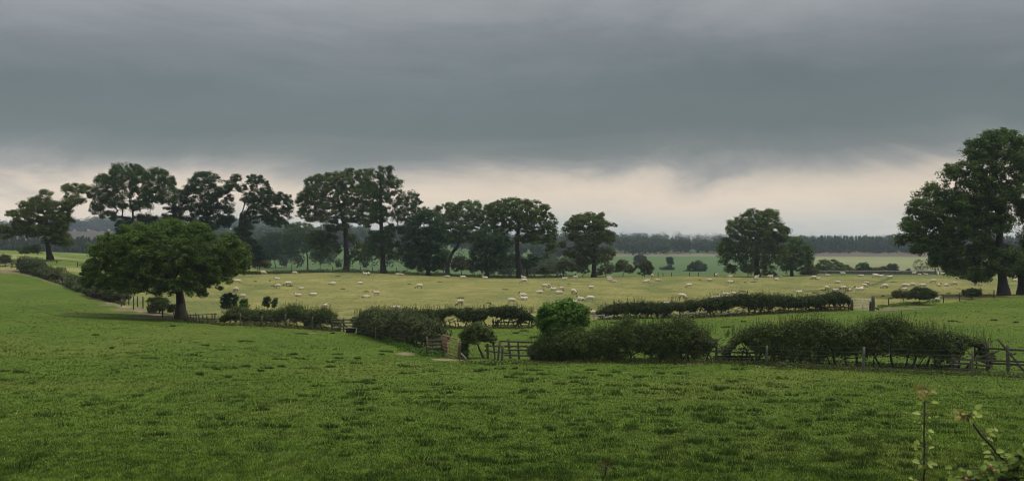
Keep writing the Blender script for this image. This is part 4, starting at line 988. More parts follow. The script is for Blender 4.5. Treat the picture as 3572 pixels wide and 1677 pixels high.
rail_fence('old rail gate leaning by the hawthorn on the tree-row edge', [(1945,966,952),(1975,966,953),(2008,966,953)], [(1942,957,2010,958),(1942,962,2010,963)], seed=30, rail_h=0.14, width=0.16)
rail_fence('two low rails behind the round grey bush on the left hill', [(42,934,915),(66,938,917)], [(36,921,70,923),(36,929,70,931)], seed=33, rail_h=0.15, width=0.16)

# wooden slatted hurdle
def hurdle():
    a = hit(1489, 1238); b = hit(1540, 1236); o = a.copy()
    root = thing('slatted_hurdle', 'grey wooden hurdle of four broad slats left of the rusty gate', 'hurdle', o)
    s = a[1] / F
    for w in (a, b):
        mb = MB(); mb.beam(w - o - np.array([0, 0, .2]), w - o + np.array([0, 0, 64 * s]), 0.10, 0.10, up=(0, 1, .01)); mb.build('post', M['wood'], root)
    for k, f in enumerate((0.16, 0.38, 0.6, 0.82)):
        mb = MB(); up = np.array([0, -0.075, 62 * s * f])
        mb.beam(a - o + up - np.array([.06, 0, 0]), b - o + up + np.array([.06, 0, 0]), 0.035, 0.15, wob=.005, segs=3); mb.build('slat', M['wood'], root)
    mb = MB(); mb.beam(P(1464, 1215, a[1] - .2) - o - np.array([0, 0, 0.25]), P(1486, 1207, a[1] - .1) - o, 0.06, 0.08); mb.build('brace', M['wood'], root)
hurdle()

def tube_gate(label, A, B, hA, hB, bars, r, mat, sheet=None):
    """gate from ground point A to B"""
    o = A.copy()
    root = thing('field_gate', label, 'gate', o)
    a0 = np.array([0, 0, 0.12]); b0 = B - A + np.array([0, 0, 0.12])
    fr = MB()
    a1 = a0 + np.array([0, 0, hA]); b1 = b0 + np.array([0, 0, hB])
    fr.tube([a0, a1], r * 1.25); fr.tube([b0, b1], r * 1.25); fr.tube([a1, b1], r * 1.3); fr.tube([a0, b0], r * 1.3)
    fr.build('frame', M[mat], root, smooth=True)
    for f in bars:
        mb = MB(); mb.tube([a0 + (a1 - a0) * f, b0 + (b1 - b0) * f], r * 0.9); mb.build('bar', M[mat], root, smooth=True)
    m0 = a0 + (b0 - a0) * .5; m1 = a1 + (b1 - a1) * .5
    mb = MB(); mb.tube([m0 - np.array([0, .03, 0]), m1 - np.array([0, .03, 0])], r * 0.9); mb.build('upright', M[mat], root, smooth=True)
    if sheet:
        s0, s1 = sheet
        mb = MB(); p = a0 + (b0 - a0) * s0; q = a0 + (b0 - a0) * s1
        for k in range(6):
            u = p + (q - p) * k / 6; v_ = p + (q - p) * (k + .93) / 6
            up = np.array([0, 0, hA / 2]); mb.beam(u + up + np.array([0, .05, 0]), v_ + up + np.array([0, .05, 0]), 0.012, hA * 1.0)
        mb.build('rusty_sheet', M['rust'], root)
    return root
ga = hit(1543, 1232); gb = hit(1598, 1251)
tube_gate('rusty tubular gate standing ajar between hurdle and crooked hawthorn', ga, gb, 1.12, 1.12, [0.2, 0.4, 0.58, 0.78], 0.030, 'rust', sheet=(-0.02, 0.33))
gc0 = hit(2976, 1082); gd = hit(3040, 1085); gd[1] = gc0[1] - 0.4; gd[0] = (3040 - CX) / F * gd[1]; gd[2] = float(gz(np.array([gd[0]]), np.array([gd[1]]))[0])
tube_gate('pale galvanised field gate closing the end of the long dark hedge', gc0, gd, 1.02, 1.02, [0.15, 0.3, 0.45, 0.62, 0.8], 0.024, 'galv')
def gatepost(label, px, pb, ptp, w, mat, lean=0):
    p = hit(px, pb); mb = MB(); h = (pb - ptp) / F * p[1]
    mb.beam((0, 0, -.3), (lean, 0, h), w, w, up=(0, 1, .01), wob=0.012, segs=5)
    mb.beam((lean * .98, 0, h - 0.02), (lean, 0, h + 0.03), w * .8, w * .8, up=(0, 1, .01))
    o = mb.build('gatepost', M[mat], None, tuple(p)); tag(o, label, 'gatepost'); return p
gatepost('slim timber gatepost at the near end of the rusty gate', 1603, 1253, 1196, 0.14, 'wood')
gatepost('stout stone-grey gatepost at the right of the galvanised gate', 3046, 1085, 1033, 0.27, 'wood')
gatepost('short stump post just left of the stout gatepost', 3036, 1084, 1052, 0.22, 'wood_dark', 0.04)
gatepost('dark hanging post hidden in the hedge end beside the galvanised gate', 2971, 1083, 1046, 0.26, 'wood_dark')
def plank(label, a, b, Ya, Yb_, w=0.05, h=0.16, mat='wood'):
    A = P(*a, Ya); B = P(*b, Yb_)
    ga_ = float(gz(np.array([A[0]]), np.array([A[1]]))[0]); gb_ = float(gz(np.array([B[0]]), np.array([B[1]]))[0])
    A[2] = max(A[2], ga_ + h * .4); B[2] = max(B[2], gb_ + h * .4)
    mb = MB(); mb.beam(np.zeros(3), B - A, w, h, wob=.006, segs=3); o = mb.build('plank', M[mat], None, tuple(A)); tag(o, label, 'plank')
plank('loose plank propped against the slim timber gatepost', (1604, 1228), (1627, 1251), gb[1] - .25, gb[1] - .5, 0.04, 0.10, 'wood_pale')
plank('fallen board at the foot of the stout gatepost', (3052, 1073), (3066, 1085), 117.5, 116.4, 0.05, 0.2, 'wood')
plank('pale plank lying under the wind-clipped thorn bush', (3152, 1061), (3190, 1059), 128, 128, 0.06, 0.16, 'wood_pale')

def trough():
    p = hit(1231, 1156); p = p + np.array([0, -1.2, 0]); p[2] = float(gz(np.array([p[0]]), np.array([p[1]]))[0])
    bm = MB(); Lx, Ly, H, t = 0.42, 0.3, 0.38, 0.05
    prof = []
    outer = lambda z, k: np.array([(-Lx * k, -Ly * k, z), (Lx * k, -Ly * k, z), (Lx * k, Ly * k, z), (-Lx * k, Ly * k, z)])
    rings = [outer(0, .85), outer(H * .85, .98), outer(H * .86, 1.08), outer(H, 1.08), outer(H, .94), outer(0.08, .8)]
    q = [(3, 2, 1, 0)]
    for k in range(5):
        for i in range(4): j = (i + 1) % 4; q.append((k*4+i, k*4+j, k*4+4+j, k*4+4+i))
    q.append((20, 21, 22, 23))
    bm.add(np.concatenate(rings), quads=q)
    o = bm.build('water_trough', M['plastic'], None, tuple(p)); tag(o, 'black plastic water trough in front of the four-rail fence', 'trough')
trough()

# dry-stone wall
def stone_wall():
    rng = np.random.default_rng(55)
    pts = np.array([on_ground(2815, 281), on_ground(2950, 277), on_ground(3080, 270), on_ground(3200, 268), on_ground(3330, 269)])
    hs = [0.65, 0.7, 0.85, 0.8, 0.7]
    o = pts[2].copy(); root = thing('stone_wall', 'low dry-stone wall along the far right edge of the sheep pasture', 'wall', o)
    seg = np.linalg.norm(np.diff(pts[:, :2], axis=0), axis=1); cum = np.concatenate([[0], np.cumsum(seg)])
    body = MB(); cope = MB(); t = 0.0
    course = 0
    for c in range(6):
        t = -rng.random() * 0.3
        while t < cum[-1]:
            l = rng.uniform(0.25, 0.6)
            tm = np.clip(np.array([t + 0.01, t + l - 0.02]), 0, cum[-1])
            x = np.interp(tm, cum, pts[:, 0]); y = np.interp(tm, cum, pts[:, 1]); H = np.interp(tm[0], cum, hs) * 0.86
            g_ = gz(x, y); z = g_ + H * (c + .5) / 6
            a = np.array([x[0], y[0], z[0]]); b = np.array([x[1], y[1], z[1]])
            if np.linalg.norm(b - a) > .1:
                body.beam(a - o + rng.normal(size=3) * .012, b - o + rng.normal(size=3) * .012, 0.42 - c * .025 + rng.normal() * .03, H / 6 * 1.02)
            t += l
    t = 0
    while t < cum[-1]:
        l = rng.uniform(0.14, 0.26)
        x = np.interp(t, cum, pts[:, 0]); y = np.interp(t, cum, pts[:, 1]); H = np.interp(t, cum, hs)
        z = float(gz(np.array([x]), np.array([y]))[0]) + H * 0.86
        d = rng.normal() * .05
        cope.beam(np.array([x, y, z]) - o, np.array([x + d, y, z + rng.uniform(.16, .24)]) - o, 0.34, l * .9, up=(1, 0, .01))
        t += l
    body.build('wall_body', M['stone'], root); cope.build('cope', M['cope'], root)
stone_wall()

# ------------------------------------------------------------------ sheep
def sheep_mat(name, face):
    m, nt, out = new_mat(name)
    at = N(nt, 'ShaderNodeAttribute', attribute_name='face'); tc = N(nt, 'ShaderNodeTexCoord'); oi = N(nt, 'ShaderNodeObjectInfo')
    no = N(nt, 'ShaderNodeTexNoise', Scale=9.0, Detail=4.0); nt.links.new(tc.outputs['Object'], no.inputs['Vector'])
    wool = ramp(nt, no.outputs['Fac'], [(0.3, (0.32, 0.288, 0.225)), (0.65, (0.58, 0.525, 0.43))])
    tint = ramp(nt, oi.outputs['Random'], [(0.0, (0.70, 0.64, 0.56)), (0.4, (0.95, 0.92, 0.86)), (0.7, (1.0, 0.98, 0.94)), (1.0, (0.9, 0.80, 0.72))])
    wool = mixc(nt, 1.0, wool, tint, 'MULTIPLY')
    col = mixc(nt, at.outputs['Fac'], wool, face)
    p = N(nt, 'ShaderNodeBsdfPrincipled', Roughness=0.95); p.inputs['Specular IOR Level'].default_value = 0.05
    nt.links.new(col, p.inputs['Base Color'])
    b = N(nt, 'ShaderNodeBump', Strength=0.5, Distance=0.02); nt.links.new(no.outputs['Fac'], b.inputs['Height']); nt.links.new(b.outputs[0], p.inputs['Normal'])
    nt.links.new(p.outputs[0], out.inputs[0]); return m
SM_ = {'p': sheep_mat('pale_faced_fleece', (0.30, 0.265, 0.22)), 'b': sheep_mat('black_faced_fleece', (0.022, 0.02, 0.018)), 'g': sheep_mat('grey_faced_fleece', (0.15, 0.135, 0.12))}

def sheep_mesh(pose, mat):
    """one continuous body: spheres strung along the skeleton and fused by a voxel remesh; +X is forward"""
    import bmesh
    S = []      # (x, y, z, rx, ry, rz, is_face)
    def chain(a, b, ra, rb, face, n=6):
        for i in range(n):
            f = i / (n - 1); c = [a[k] + (b[k] - a[k]) * f for k in range(3)]; r = ra + (rb - ra) * f
            S.append((*c, r, r, r, face))
    lie = pose in ('lie', 'sleep')
    zb = 0.27 if lie else 0.57
    for x, rz, ry in ((-.40, .20, .19), (-.27, .25, .25), (-.1, .26, .28), (.08, .255, .27), (.24, .245, .24), (.37, .21, .20)):
        S.append((x, 0, zb + (0.015 if x < 0 else 0), .20, ry * (1.1 if lie else 1), rz * (.95 if lie else 1), 0))
    chain((-.55, 0, zb + .10), (-.60, 0, zb - .10), .055, .04, 0, 4)                     # tail
    if pose == 'graze':
        nk = ((.40, 0, .58), (.66, 0, .30)); hd = ((.69, 0, .24), (.83, 0, .06))
    elif pose == 'stand':
        nk = ((.36, 0, .66), (.55, 0, .88)); hd = ((.58, 0, .92), (.79, 0, .83))
    elif pose == 'lie':
        nk = ((.36, 0, .36), (.50, .03, .60)); hd = ((.52, .03, .65), (.72, .06, .57))
    else:
        nk = ((.38, 0, .30), (.56, .06, .24)); hd = ((.59, .08, .22), (.78, .14, .12))
    chain(*nk, .155, .10, 0)
    chain(*hd, .098, .058, 1)
    hx, hy, hz = hd[0]
    for s in (-1, 1): chain((hx - .01, hy + s * .07, hz + .05), (hx - .05, hy + s * .19, hz + .045), .032, .02, 1, 4)   # ears
    if not lie:
        for x, s in ((.28, -1), (.31, 1), (-.36, -1), (-.32, 1)):
            y = s * .12; hind = x < 0
            if hind:
                chain((x, y, .46), (x + .05, y, .34), .105, .065, 0, 4); chain((x + .05, y, .34), (x - .06, y, .22), .058, .042, 1, 5); chain((x - .06, y, .22), (x - .03, y, .03), .042, .040, 1, 6)
            else:
                chain((x, y, .46), (x + .01, y, .28), .085, .045, 0, 5); chain((x + .01, y, .28), (x, y, .03), .046, .040, 1, 7)
            S.append((x + (-.01 if hind else .02), y, .025, .05, .036, .03, 1))
    else:
        for s in (-1, 1):
            chain((.26, s * .17, .14), (.46, s * .15, .07), .07, .045, 0, 4); chain((.46, s * .15, .06), (.32, s * .20, .04), .04, .035, 1, 4)
            chain((-.30, s * .22, .15), (-.08, s * .26, .08), .10, .06, 0, 4); chain((-.08, s * .27, .06), (-.2, s * .29, .04), .04, .035, 1, 4)
    bm = bmesh.new()
    from mathutils import Matrix
    for x, y, z, rx, ry, rz, f in S:
        bmesh.ops.create_icosphere(bm, subdivisions=2, radius=1, matrix=Matrix.Translation((x, y, z)) @ Matrix.Diagonal((rx, ry, rz, 1)))
    me = bpy.data.meshes.new('sheep_raw'); bm.to_mesh(me); bm.free()
    o = bpy.data.objects.new('sheep_raw', me); COL.objects.link(o)
    r = o.modifiers.new('fuse', 'REMESH'); r.mode = 'VOXEL'; r.voxel_size = 0.022; r.use_smooth_shade = True
    sm = o.modifiers.new('smooth', 'SMOOTH'); sm.factor = 0.5; sm.iterations = 3
    dg = bpy.context.evaluated_depsgraph_get()
    out = bpy.data.meshes.new_from_object(o.evaluated_get(dg))
    bpy.data.objects.remove(o); bpy.data.meshes.remove(me)
    out.name = 'sheep_' + pose
    co = np.zeros(len(out.vertices) * 3, np.float32); out.vertices.foreach_get('co', co); co = co.reshape(-1, 3)
    A = np.array([s[:6] for s in S]); fc = np.array([s[6] for s in S], float)
    d = np.sqrt((((co[:, None] - A[None, :, :3]) / A[None, :, 3:]) ** 2).sum(-1))
    face = np.zeros(len(co)); db = np.min(np.where(fc[None] > 0.5, 9e9, d), 1); df = np.min(np.where(fc[None] > 0.5, d, 9e9), 1)
    face = (df < db).astype(float)
    lump = (fbm(co[:, 0] * 9 + co[:, 2] * 5, co[:, 1] * 9 - co[:, 2] * 4, 5, 2) - .5) * .03 * (1 - face)
    nrm = np.zeros(len(out.vertices) * 3, np.float32); out.vertices.foreach_get('normal', nrm)
    co += nrm.reshape(-1, 3) * lump[:, None]
    out.vertices.foreach_set('co', co.astype(np.float32).ravel())
    a = out.attributes.new('face', 'FLOAT', 'POINT'); a.data.foreach_set('value', face.astype(np.float32))
    out.materials.clear(); out.materials.append(SM_[mat])
    return out

HEAD = {'r': 0, 'l': 180, 'a': 90, 't': 270, 'rt': 320, 'lt': 220, 'ra': 40, 'la': 140}
POSE = {'G': 'graze', 'S': 'stand', 'L': 'lie', 'D': 'sleep'}
SHEEP = """
919 958 G r p|pale sheep grazing towards the right just right of the squat sycamore crown
1028 959 G r p|sheep grazing below the mid-sized dark sycamore, nearest the dark strip under the trees
967 975 L l p|cream sheep lying with its head up between the two upper grazing sheep on the left
970 1005 G l g|grey-faced sheep grazing left, behind a black-legged one
1005 998 G l b|black-faced black-legged sheep grazing left behind a paler grazing one
1050 1010 L l p|pale-faced sheep lying head up just below the black-legged grazing sheep
1039 1034 L l p|pale-faced sheep lying head up beside a sleeping dark-faced one
1093 1031 D l b|dark-faced sheep asleep with its chin down, right of a pale one lying head up
1161 993 D l g|grey-faced sheep lying alone below the great spreading sycamore
1258 991 L r p|sheep lying head up facing right below the tall airy ash
828 990 G r g|sheep grazing half hidden by the hanging sycamore boughs
823 1021 G la p|sheep seen from behind above the small bright sapling
847 1043 G la p|sheep grazing away just right of the small bright sapling
1133 1078 S r p|large pale sheep standing side-on right above the rounded left hedge
1126 1093 L l p|sheep lying mostly hidden by the rounded left hedge
489 991 L r p|pinkish sheep lying under the boughs of the squat sycamore
112 947 S r p|white sheep by the grey climbing hedge on the left hill
1286 963 G a p|sheep turned tail-on beside a reddish lying one near the airy ash trunk
1275 958 L l g|reddish dim sheep lying in tree shade next to a tail-on one
1388 959 L r p|sheep lying in shade, its head against a dark-faced neighbour
1401 961 L l b|dark-faced sheep lying in shade with a partner on its left
1313 1031 S l p|sheep standing side-on, head level, above a sleeping dark-faced one
1278 1039 D l b|dark-faced sheep asleep below a standing sheep at mid pasture
1463 1006 G l b|lone dark-faced sheep grazing in the empty middle of the pasture
1379 1089 G l p|sheep grazing behind the grey-leaved hedge, only its back showing
1605 1066 G lt b|black-faced sheep grazing alone above the trimmed dark hedge
1560 968 D l p|sheep lying at the foot of the bent trunk
1615 970 D r p|low cream sheep lying between the bent trunk and the narrow dark tree
1692 972 L l p|sheep lying at the foot of the narrow dark tree
1827 972 L la p|sheep resting against the dome sycamore trunk
1828 988 G l p|sheep grazing left directly below the dome sycamore trunk
1900 1004 G r b|front sheep of two grazing close together, below and right of the dome sycamore
1911 1002 G rt p|rear sheep of two grazing close together, below and right of the dome sycamore
1930 1012 L la b|black-faced sheep lying just right of the close grazing two
1960 1008 L r p|pale-faced sheep lying head up facing right in the middle group
1883 1023 L r b|black-faced sheep lying at the left of the middle group
1951 1025 L r b|black-headed sheep lying beneath the pale-faced one in the middle group
2000 1025 G rt b|dark-legged sheep grazing towards the viewer at the right of the middle group
2062 1011 S l g|long sheep standing low and side-on right of the middle group
1824 1033 L l b|dark-faced sheep lying above another, left of the bright elder
1827 1046 L l p|sheep lying right below a dark-faced one, left of the bright elder
1785 1060 G r p|big pale sheep grazing right, just above the trimmed dark hedge
2026 1048 L la b|black-faced sheep lying above the bright elder, beside a grazing one
2059 1051 G l p|sheep grazing left, upper right of the bright elder
2002 1058 L r p|sheep lying, its back showing over the top of the bright elder
1958 965 S l p|sheep standing under the round olive hawthorn
1970 975 L r p|sheep lying below the round olive hawthorn
2007 970 L r p|sheep lying by the pale thin hawthorn near the open oak
2125 972 L r p|upper sheep of a lying trio right of the open oak
2128 979 L r p|middle sheep of a lying trio right of the open oak
2142 985 D l b|black-faced lowest sheep of a lying trio right of the open oak
2064 1106 G r p|sheep behind the two bleached boards near the elder
2250 985 D r b|dark-nosed front sheep of two lying below the olive thorns
2258 982 L r p|back sheep of two lying below the olive thorns
2294 981 D r p|single sheep lying right of the two below the olive thorns
2276 969 S a p|sheep standing tail-on beside the last olive thorn
2404 1003 G l b|black-legged sheep grazing left, alone in the right centre of the pasture
2476 980 D r p|sheep lying head right, left of the solitary sycamore
2500 968 S t p|sheep standing on the brow left of the solitary sycamore
2547 967 L r p|sheep lying on the brow under the hanging sycamore bough
2547 986 D r g|long sheep lying dark-faced below the one on the brow
2599 986 L t p|small sheep lying front-on left of the solitary sycamore trunk
2640 967 L r p|sheep at the very foot of the solitary sycamore trunk
2637 978 G la p|sheep grazing just in front of the one by the solitary trunk
2379 1042 G rt b|black-faced sheep grazing close above the long dark hedge
2323 1064 L r p|sheep lying behind the long dark hedge, only its back in view
2532 1030 L l g|grey-faced sheep lying above the long dark hedge, head up to the left
2557 1027 L r p|sheep lying head up, right of a grey-faced one above the long hedge
2577 1040 G t p|sheep grazing head-on, partly behind the long dark hedge
2499 1042 L r p|sheep sunk behind the hedge top left of the grey-faced one
2687 968 L r p|sheep lying on the brow between the solitary sycamore and the maple
2709 977 L l b|dark-faced sheep lying below the gap between sycamore and maple
2726 968 L t b|black-headed sheep sitting up on the brow left of the maple trunk
2839 975 G la b|sheep grazing behind a lying one at the left end of the stone wall
2852 975 L r p|sheep lying in front of a grazing one at the left end of the stone wall
2887 964 L la p|sheep lying near the left part of the stone wall
2940 961 S l g|long-backed sheep standing against the stone wall
2923 988 D l p|single pale sheep lying well below the stone wall
2884 1011 G ra b|dark-legged sheep grazing with its rump to the hedge end
2916 1017 L r b|long dark-faced sheep lying above the galvanised gate's hedge
2943 1015 G la p|pinkish sheep grazing behind the top of the hedge end
2964 1016 L rt p|sheep lying over the very corner of the hedge end
2788 1022 L r p|sheep lying alone above the right half of the long dark hedge
3003 965 D l p|tiny white sheep lying close under the stone wall
3058 969 G l b|nearer of two overlapping sheep grazing by the stone wall
3052 966 G l p|farther of two overlapping sheep grazing by the stone wall
3074 965 L r p|sheep lying right behind the two overlapping grazers
3104 969 L r p|sheep lying below the middle of the stone wall at the path's end
3022 995 G r p|upper sheep of the grazing pair on the trodden path
3015 1002 G rt b|lower dark-faced sheep of the grazing pair on the trodden path
2996 1013 L l b|black-faced front sheep of two lying above the galvanised gate
3005 1011 L ra p|rear sheep of two lying above the galvanised gate
3087 1006 G l b|sheep grazing on its own right of the trodden path
2852 1069 L r p|sheep glimpsed through the bare stems of the long hedge, upper one
2858 1082 D r p|sheep glimpsed lying low through the bare stems of the long hedge
3188 959 S r p|bright sheep standing against the right end of the stone wall
3207 961 D l p|sheep lying low by the right end of the stone wall
3230 960 L l p|sheep resting by the wall under the bare scrub
3272 961 G t p|sheep grazing beneath the outermost drooping bough
3288 957 L l p|dim sheep lying in the tree's shade above a big standing one
3312 960 S l p|big sheep standing side-on far under the enormous tree
3340 975 L l p|sheep lying head up left of one grazing under the enormous tree
3353 975 G ra b|sheep grazing beside a lying one under the enormous tree
3256 987 G l b|dark-legged sheep grazing above the wind-clipped thorn bush
3330 996 G l b|black-faced sheep grazing left, between the two clipped thorn bushes
3277 999 L t b|small black-faced sheep sitting up facing the viewer
3303 998 L rt g|small sheep sitting up next to the black-faced one
3221 999 L r p|sheep lying right above the wind-clipped thorn bush
3157 1005 G la p|left sheep of the cluster behind the brown thorn bush
3174 999 L l p|middle sheep of the cluster behind the brown thorn bush
3184 1001 G rt p|right sheep of the cluster behind the brown thorn bush
3157 1012 L r p|lowest sheep of the cluster, tucked behind the brown thorn bush
3394 991 L l p|sheep lying behind a dark-legged grazer above the flat-topped thorn
3408 997 G rt b|dark-legged sheep grazing above the flat-topped thorn bush
3453 986 G t p|sheep grazing left of the enormous trunk
3539 981 L l p|sheep lying between the two trunks at the far right
3263 1051 L r p|large cream sheep lying head up at the foot of the wind-clipped thorn bush
"""
PROTO = {}
srng = np.random.default_rng(404)
for line in SHEEP.strip().splitlines():
    a, lab = line.split('|'); px, py, pose, hd, fc = a.split()
    key = (pose, fc)
    w = hit(float(px), float(py))
    if key not in PROTO:
        o = bpy.data.objects.new('sheep', sheep_mesh(POSE[pose], fc)); PROTO[key] = o
    else:
        o = PROTO[key].copy(); o.name = 'sheep'
    COL.objects.link(o)
    o.location = (w[0], w[1], w[2] + 0.0)
    o.rotation_euler = (0, 0, math.radians(HEAD[hd] + srng.uniform(-14, 14)))
    s = srng.uniform(0.76, 0.97) * (1.06 if w[1] > 200 else 1.0)
    o.scale = (s, s * srng.choice([-1, 1]), s)
    tag(o, lab, 'sheep', 'sheep grazing and resting in the dry pasture')

# ------------------------------------------------------------------ roadside shoots close to the camera
def oval_leaves(mb_v, mb_t, tones, c, axis, nrm, length, width, rng, tone):
    """a cupped oval leaf of 10 rim points"""
    axis = axis / np.linalg.norm(axis); nrm = nrm - axis * nrm.dot(axis); nrm /= np.linalg.norm(nrm); b = np.cross(nrm, axis)
    n = 10; base = sum(len(v) for v in mb_v)
    t = np.arange(n) / n * 2 * math.pi
    lx = 0.5 - 0.5 * np.cos(t); ly = np.sin(t) * (1 - 0.35 * lx) * (1 + 0.12 * np.cos(5 * t))
    v = c + axis * (lx * length)[:, None] + b * (ly * width * .5)[:, None] - nrm * ((ly ** 2) * -width * .18 + (lx - .5) ** 2 * length * .3)[:, None]
    v = np.concatenate([v, (c + axis * length * .5)[None]])
    mb_v.append(v); tones.append(np.full(len(v), tone))
    mb_t += [(base + n, base + i, base + (i + 1) % n) for i in range(n)]

def shoot(name, label, stem_pix, Y, r0, r1, leaves, mat, seed, cat='shoot', berries=(), to_ground=True, ntip=0):
    rng = np.random.default_rng(seed)
    pts = [P(a, b, Y + d) for a, b, d in stem_pix]
    last = pts[-1]; gzv = float(gz(np.array([last[0]]), np.array([last[1]]))[0])
    base = np.array([last[0] + (0.05 if to_ground else 0), last[1], gzv])
    pts.append(base - np.array([0, 0, .05]))
    root = thing(name, label, cat, base)
    fine = []
    for a, b in zip(pts[:-1], pts[1:]):
        k = max(2, int(np.linalg.norm(b - a) / 0.06))
        for i in range(k): fine.append(a + (b - a) * i / k + rng.normal(size=3) * .0015)
    fine.append(pts[-1])
    mb = MB(); mb.tube(np.array(fine[::-1]) - base, r0, r1, 6)
    for a in fine[3::3]:
        if rng.random() < .35:
            d = rng.normal(size=3); d /= np.linalg.norm(d); mb.tube(np.array([a, a + d * .022]) - base, .0018, .0004, 4)
    V = []; TT = []; TN = []
    for li, (px, py, size, dx, dy, tone) in enumerate(leaves):
        if ntip and li == ntip:
            link('foliage', mesh_from('foliage', np.concatenate(V), tris=np.array(TT), attrs={'tone': np.concatenate(TN)}), L['tip'], root)
            V = []; TT = []; TN = []
        c = P(px, py, Y + rng.normal() * .03) - base; ln = size / F * Y
        # petiole back towards the stem
        ax = np.array([dx, rng.normal() * .5, -dy], float) + rng.normal(size=3) * .15
        ax /= np.linalg.norm(ax)
        nm = np.array([rng.normal() * .5, -0.8, 0.7 + rng.normal() * .4])
        st = np.array(fine) - base; j = np.argmin(((st - c) ** 2).sum(1))
        if np.linalg.norm(st[j] - c) < .25: mb.tube(np.array([st[j], c]), .0016, .0010, 4)
        oval_leaves(V, TT, TN, c - ax * ln * .1, ax, nm, ln, ln * rng.uniform(.6, .85), rng, tone)
    mb.build('stem', M['twig'], root, smooth=True)
    link('foliage', mesh_from('foliage', np.concatenate(V), tris=np.array(TT), attrs={'tone': np.concatenate(TN)}), L[mat], root)
    for px, py, r in berries:
        import bmesh
        bm = bmesh.new(); bmesh.ops.create_icosphere(bm, subdivisions=2, radius=r)
        for vtx in bm.verts: vtx.co.z *= 1.25; vtx.co.x *= 1 + .1 * math.sin(vtx.co.z * 900)
        me = bpy.data.meshes.new('berry'); bm.to_mesh(me); bm.free()
        for pl in me.polygons: pl.use_smooth = True
        o = link('berry', me, M['berry'], root); o.location = tuple(P(px, py, Y - .02 + rng.normal() * .03) - base)
    return root
M['berry'] = rough_mat('red_haw', (0.30, 0.08, 0.06), (0.42, 0.16, 0.11), 30, rough=0.35, bump=0.0)
lr = np.random.default_rng(77)
tall = []
for i in range(22):   # crown of young leaves at the tip
    tall.append((3226 + lr.normal() * 13, 1368 + lr.normal() * 12, lr.uniform(18, 28), lr.normal(), lr.normal() - .4, lr.uniform(.25, .95)))
tall += [(3210,1442,30,-1,-.2,.95),(3205,1448,26,-1,.3,.9),(3250,1402,24,1,-.2,.6),(3243,1408,26,.8,.4,.35),(3216,1404,18,-1,.1,.9),(3262,1453,17,1,-.2,.98),(3238,1455,14,1,0,.8),(3196,1472,16,-1,-.3,.4),(3212,1473,12,-1,.1,.7),
         (3222,1500,26,-.2,-1,.85),(3240,1500,24,.8,.1,.8),(3228,1512,22,-.6,.4,.75),(3240,1522,26,.9,.6,.4),(3208,1543,28,-1,-.1,.95),(3196,1550,24,-1,.3,.9),(3215,1540,22,.2,-.6,.8),(3200,1563,18,-1,0,.85),(3240,1562,22,1,-.1,.7),
         (3206,1610,30,-1,-.2,.9),(3230,1618,26,-.5,.6,.1),(3236,1614,26,1,.1,.9),(3240,1624,20,.9,.3,.8),(3258,1618,22,1,-.1,.5),(3214,1620,22,-.4,.7,.12),(3186,1670,24,-1,-.4,.95),(3200,1672,22,-.6,.2,.5)]
shoot('hawthorn_shoot', 'upright leafy shoot with a blurred pinkish tip rising from the roadside hedge', [(3226,1352,0),(3224,1400,.01),(3225,1480,-.01),(3224,1560,0),(3223,1640,.01),(3225,1700,.02)], 4.4, .0075, .003, tall, 'spray', 501, ntip=22)
lean = []
for i in range(12): lean.append((3358 + lr.normal() * 9, 1449 + lr.normal() * 9, lr.uniform(20, 30), -1 + lr.normal() * .5, lr.normal() * .6, lr.uniform(.2, .6)))
lean += [(3404,1425,30,.8,-.7,.95),(3396,1438,32,1,0,.95),(3402,1445,28,1,.1,.9),(3394,1452,20,.6,.6,.85),(3384,1462,24,.3,1,.7),(3440,1502,32,1,-.3,.4),(3452,1512,30,.9,.2,.3),(3444,1526,26,.8,.4,.35),(3470,1498,22,1,-.1,.85),(3436,1543,22,-.8,0,.9),
         (3455,1577,28,-1,.1,.95),(3476,1572,28,1,0,.9),(3490,1587,22,1,.2,.6),(3450,1590,20,-.8,.3,.5),(3520,1590,26,.9,-.5,.4)]
shoot('hawthorn_shoot', 'leaning bare-stemmed shoot with pale leaves slanting in from the right corner', [(3372,1452,0),(3392,1474,0),(3428,1524,0),(3463,1560,0),(3490,1590,0),(3530,1632,0),(3560,1690,0),(3575,1740,0)], 4.2, .0095, .004, lean, 'spray', 502, ntip=12)
shoot('hawthorn_shoot', 'short brown sprig poking up at the bottom edge of the meadow', [(2117,1622,0),(2112,1640,0),(2106,1665,0),(2100,1700,0)], 4.6, .006, .003,
      [(2112,1618,26,-.9,-.3,.35),(2120,1612,22,.3,-1,.5),(2128,1620,24,1,-.2,.4),(2096,1626,22,-1,.1,.2),(2136,1632,18,1,.1,.3),(2092,1640,14,-1,.2,.3),(2118,1640,16,.8,.3,.2)], 'hedge_brown', 503)
corner = []
for i in range(170):
    x = lr.uniform(3310, 3640); lim = np.interp(x, [3310, 3400, 3450, 3500, 3572, 3640], [1668, 1650, 1625, 1610, 1545, 1530])
    corner.append((x, lim + abs(lr.normal()) * 50, lr.uniform(20, 42), lr.normal(), lr.normal(), lr.uniform(0, .9)))
corner += [(3545,1575,32,.8,-.4,.95),(3530,1588,26,-.5,.6,.9),(3320,1628,26,-.8,.2,.15),(3345,1634,28,.8,.2,.1),(3440,1620,26,-.6,.4,.1),(3470,1600,30,-.5,-.3,.2)]
shoot('hawthorn_bush', 'blurred leafy corner of the roadside bush dotted with red haws', [(3560,1590,0),(3550,1640,0),(3545,1700,0)], 3.6, .012, .004, corner, 'spray_green', 504, cat='bush',
      berries=[(3455,1623,.0045),(3468,1640,.004),(3430,1660,.0045),(3352,1661,.004),(3370,1668,.004)])

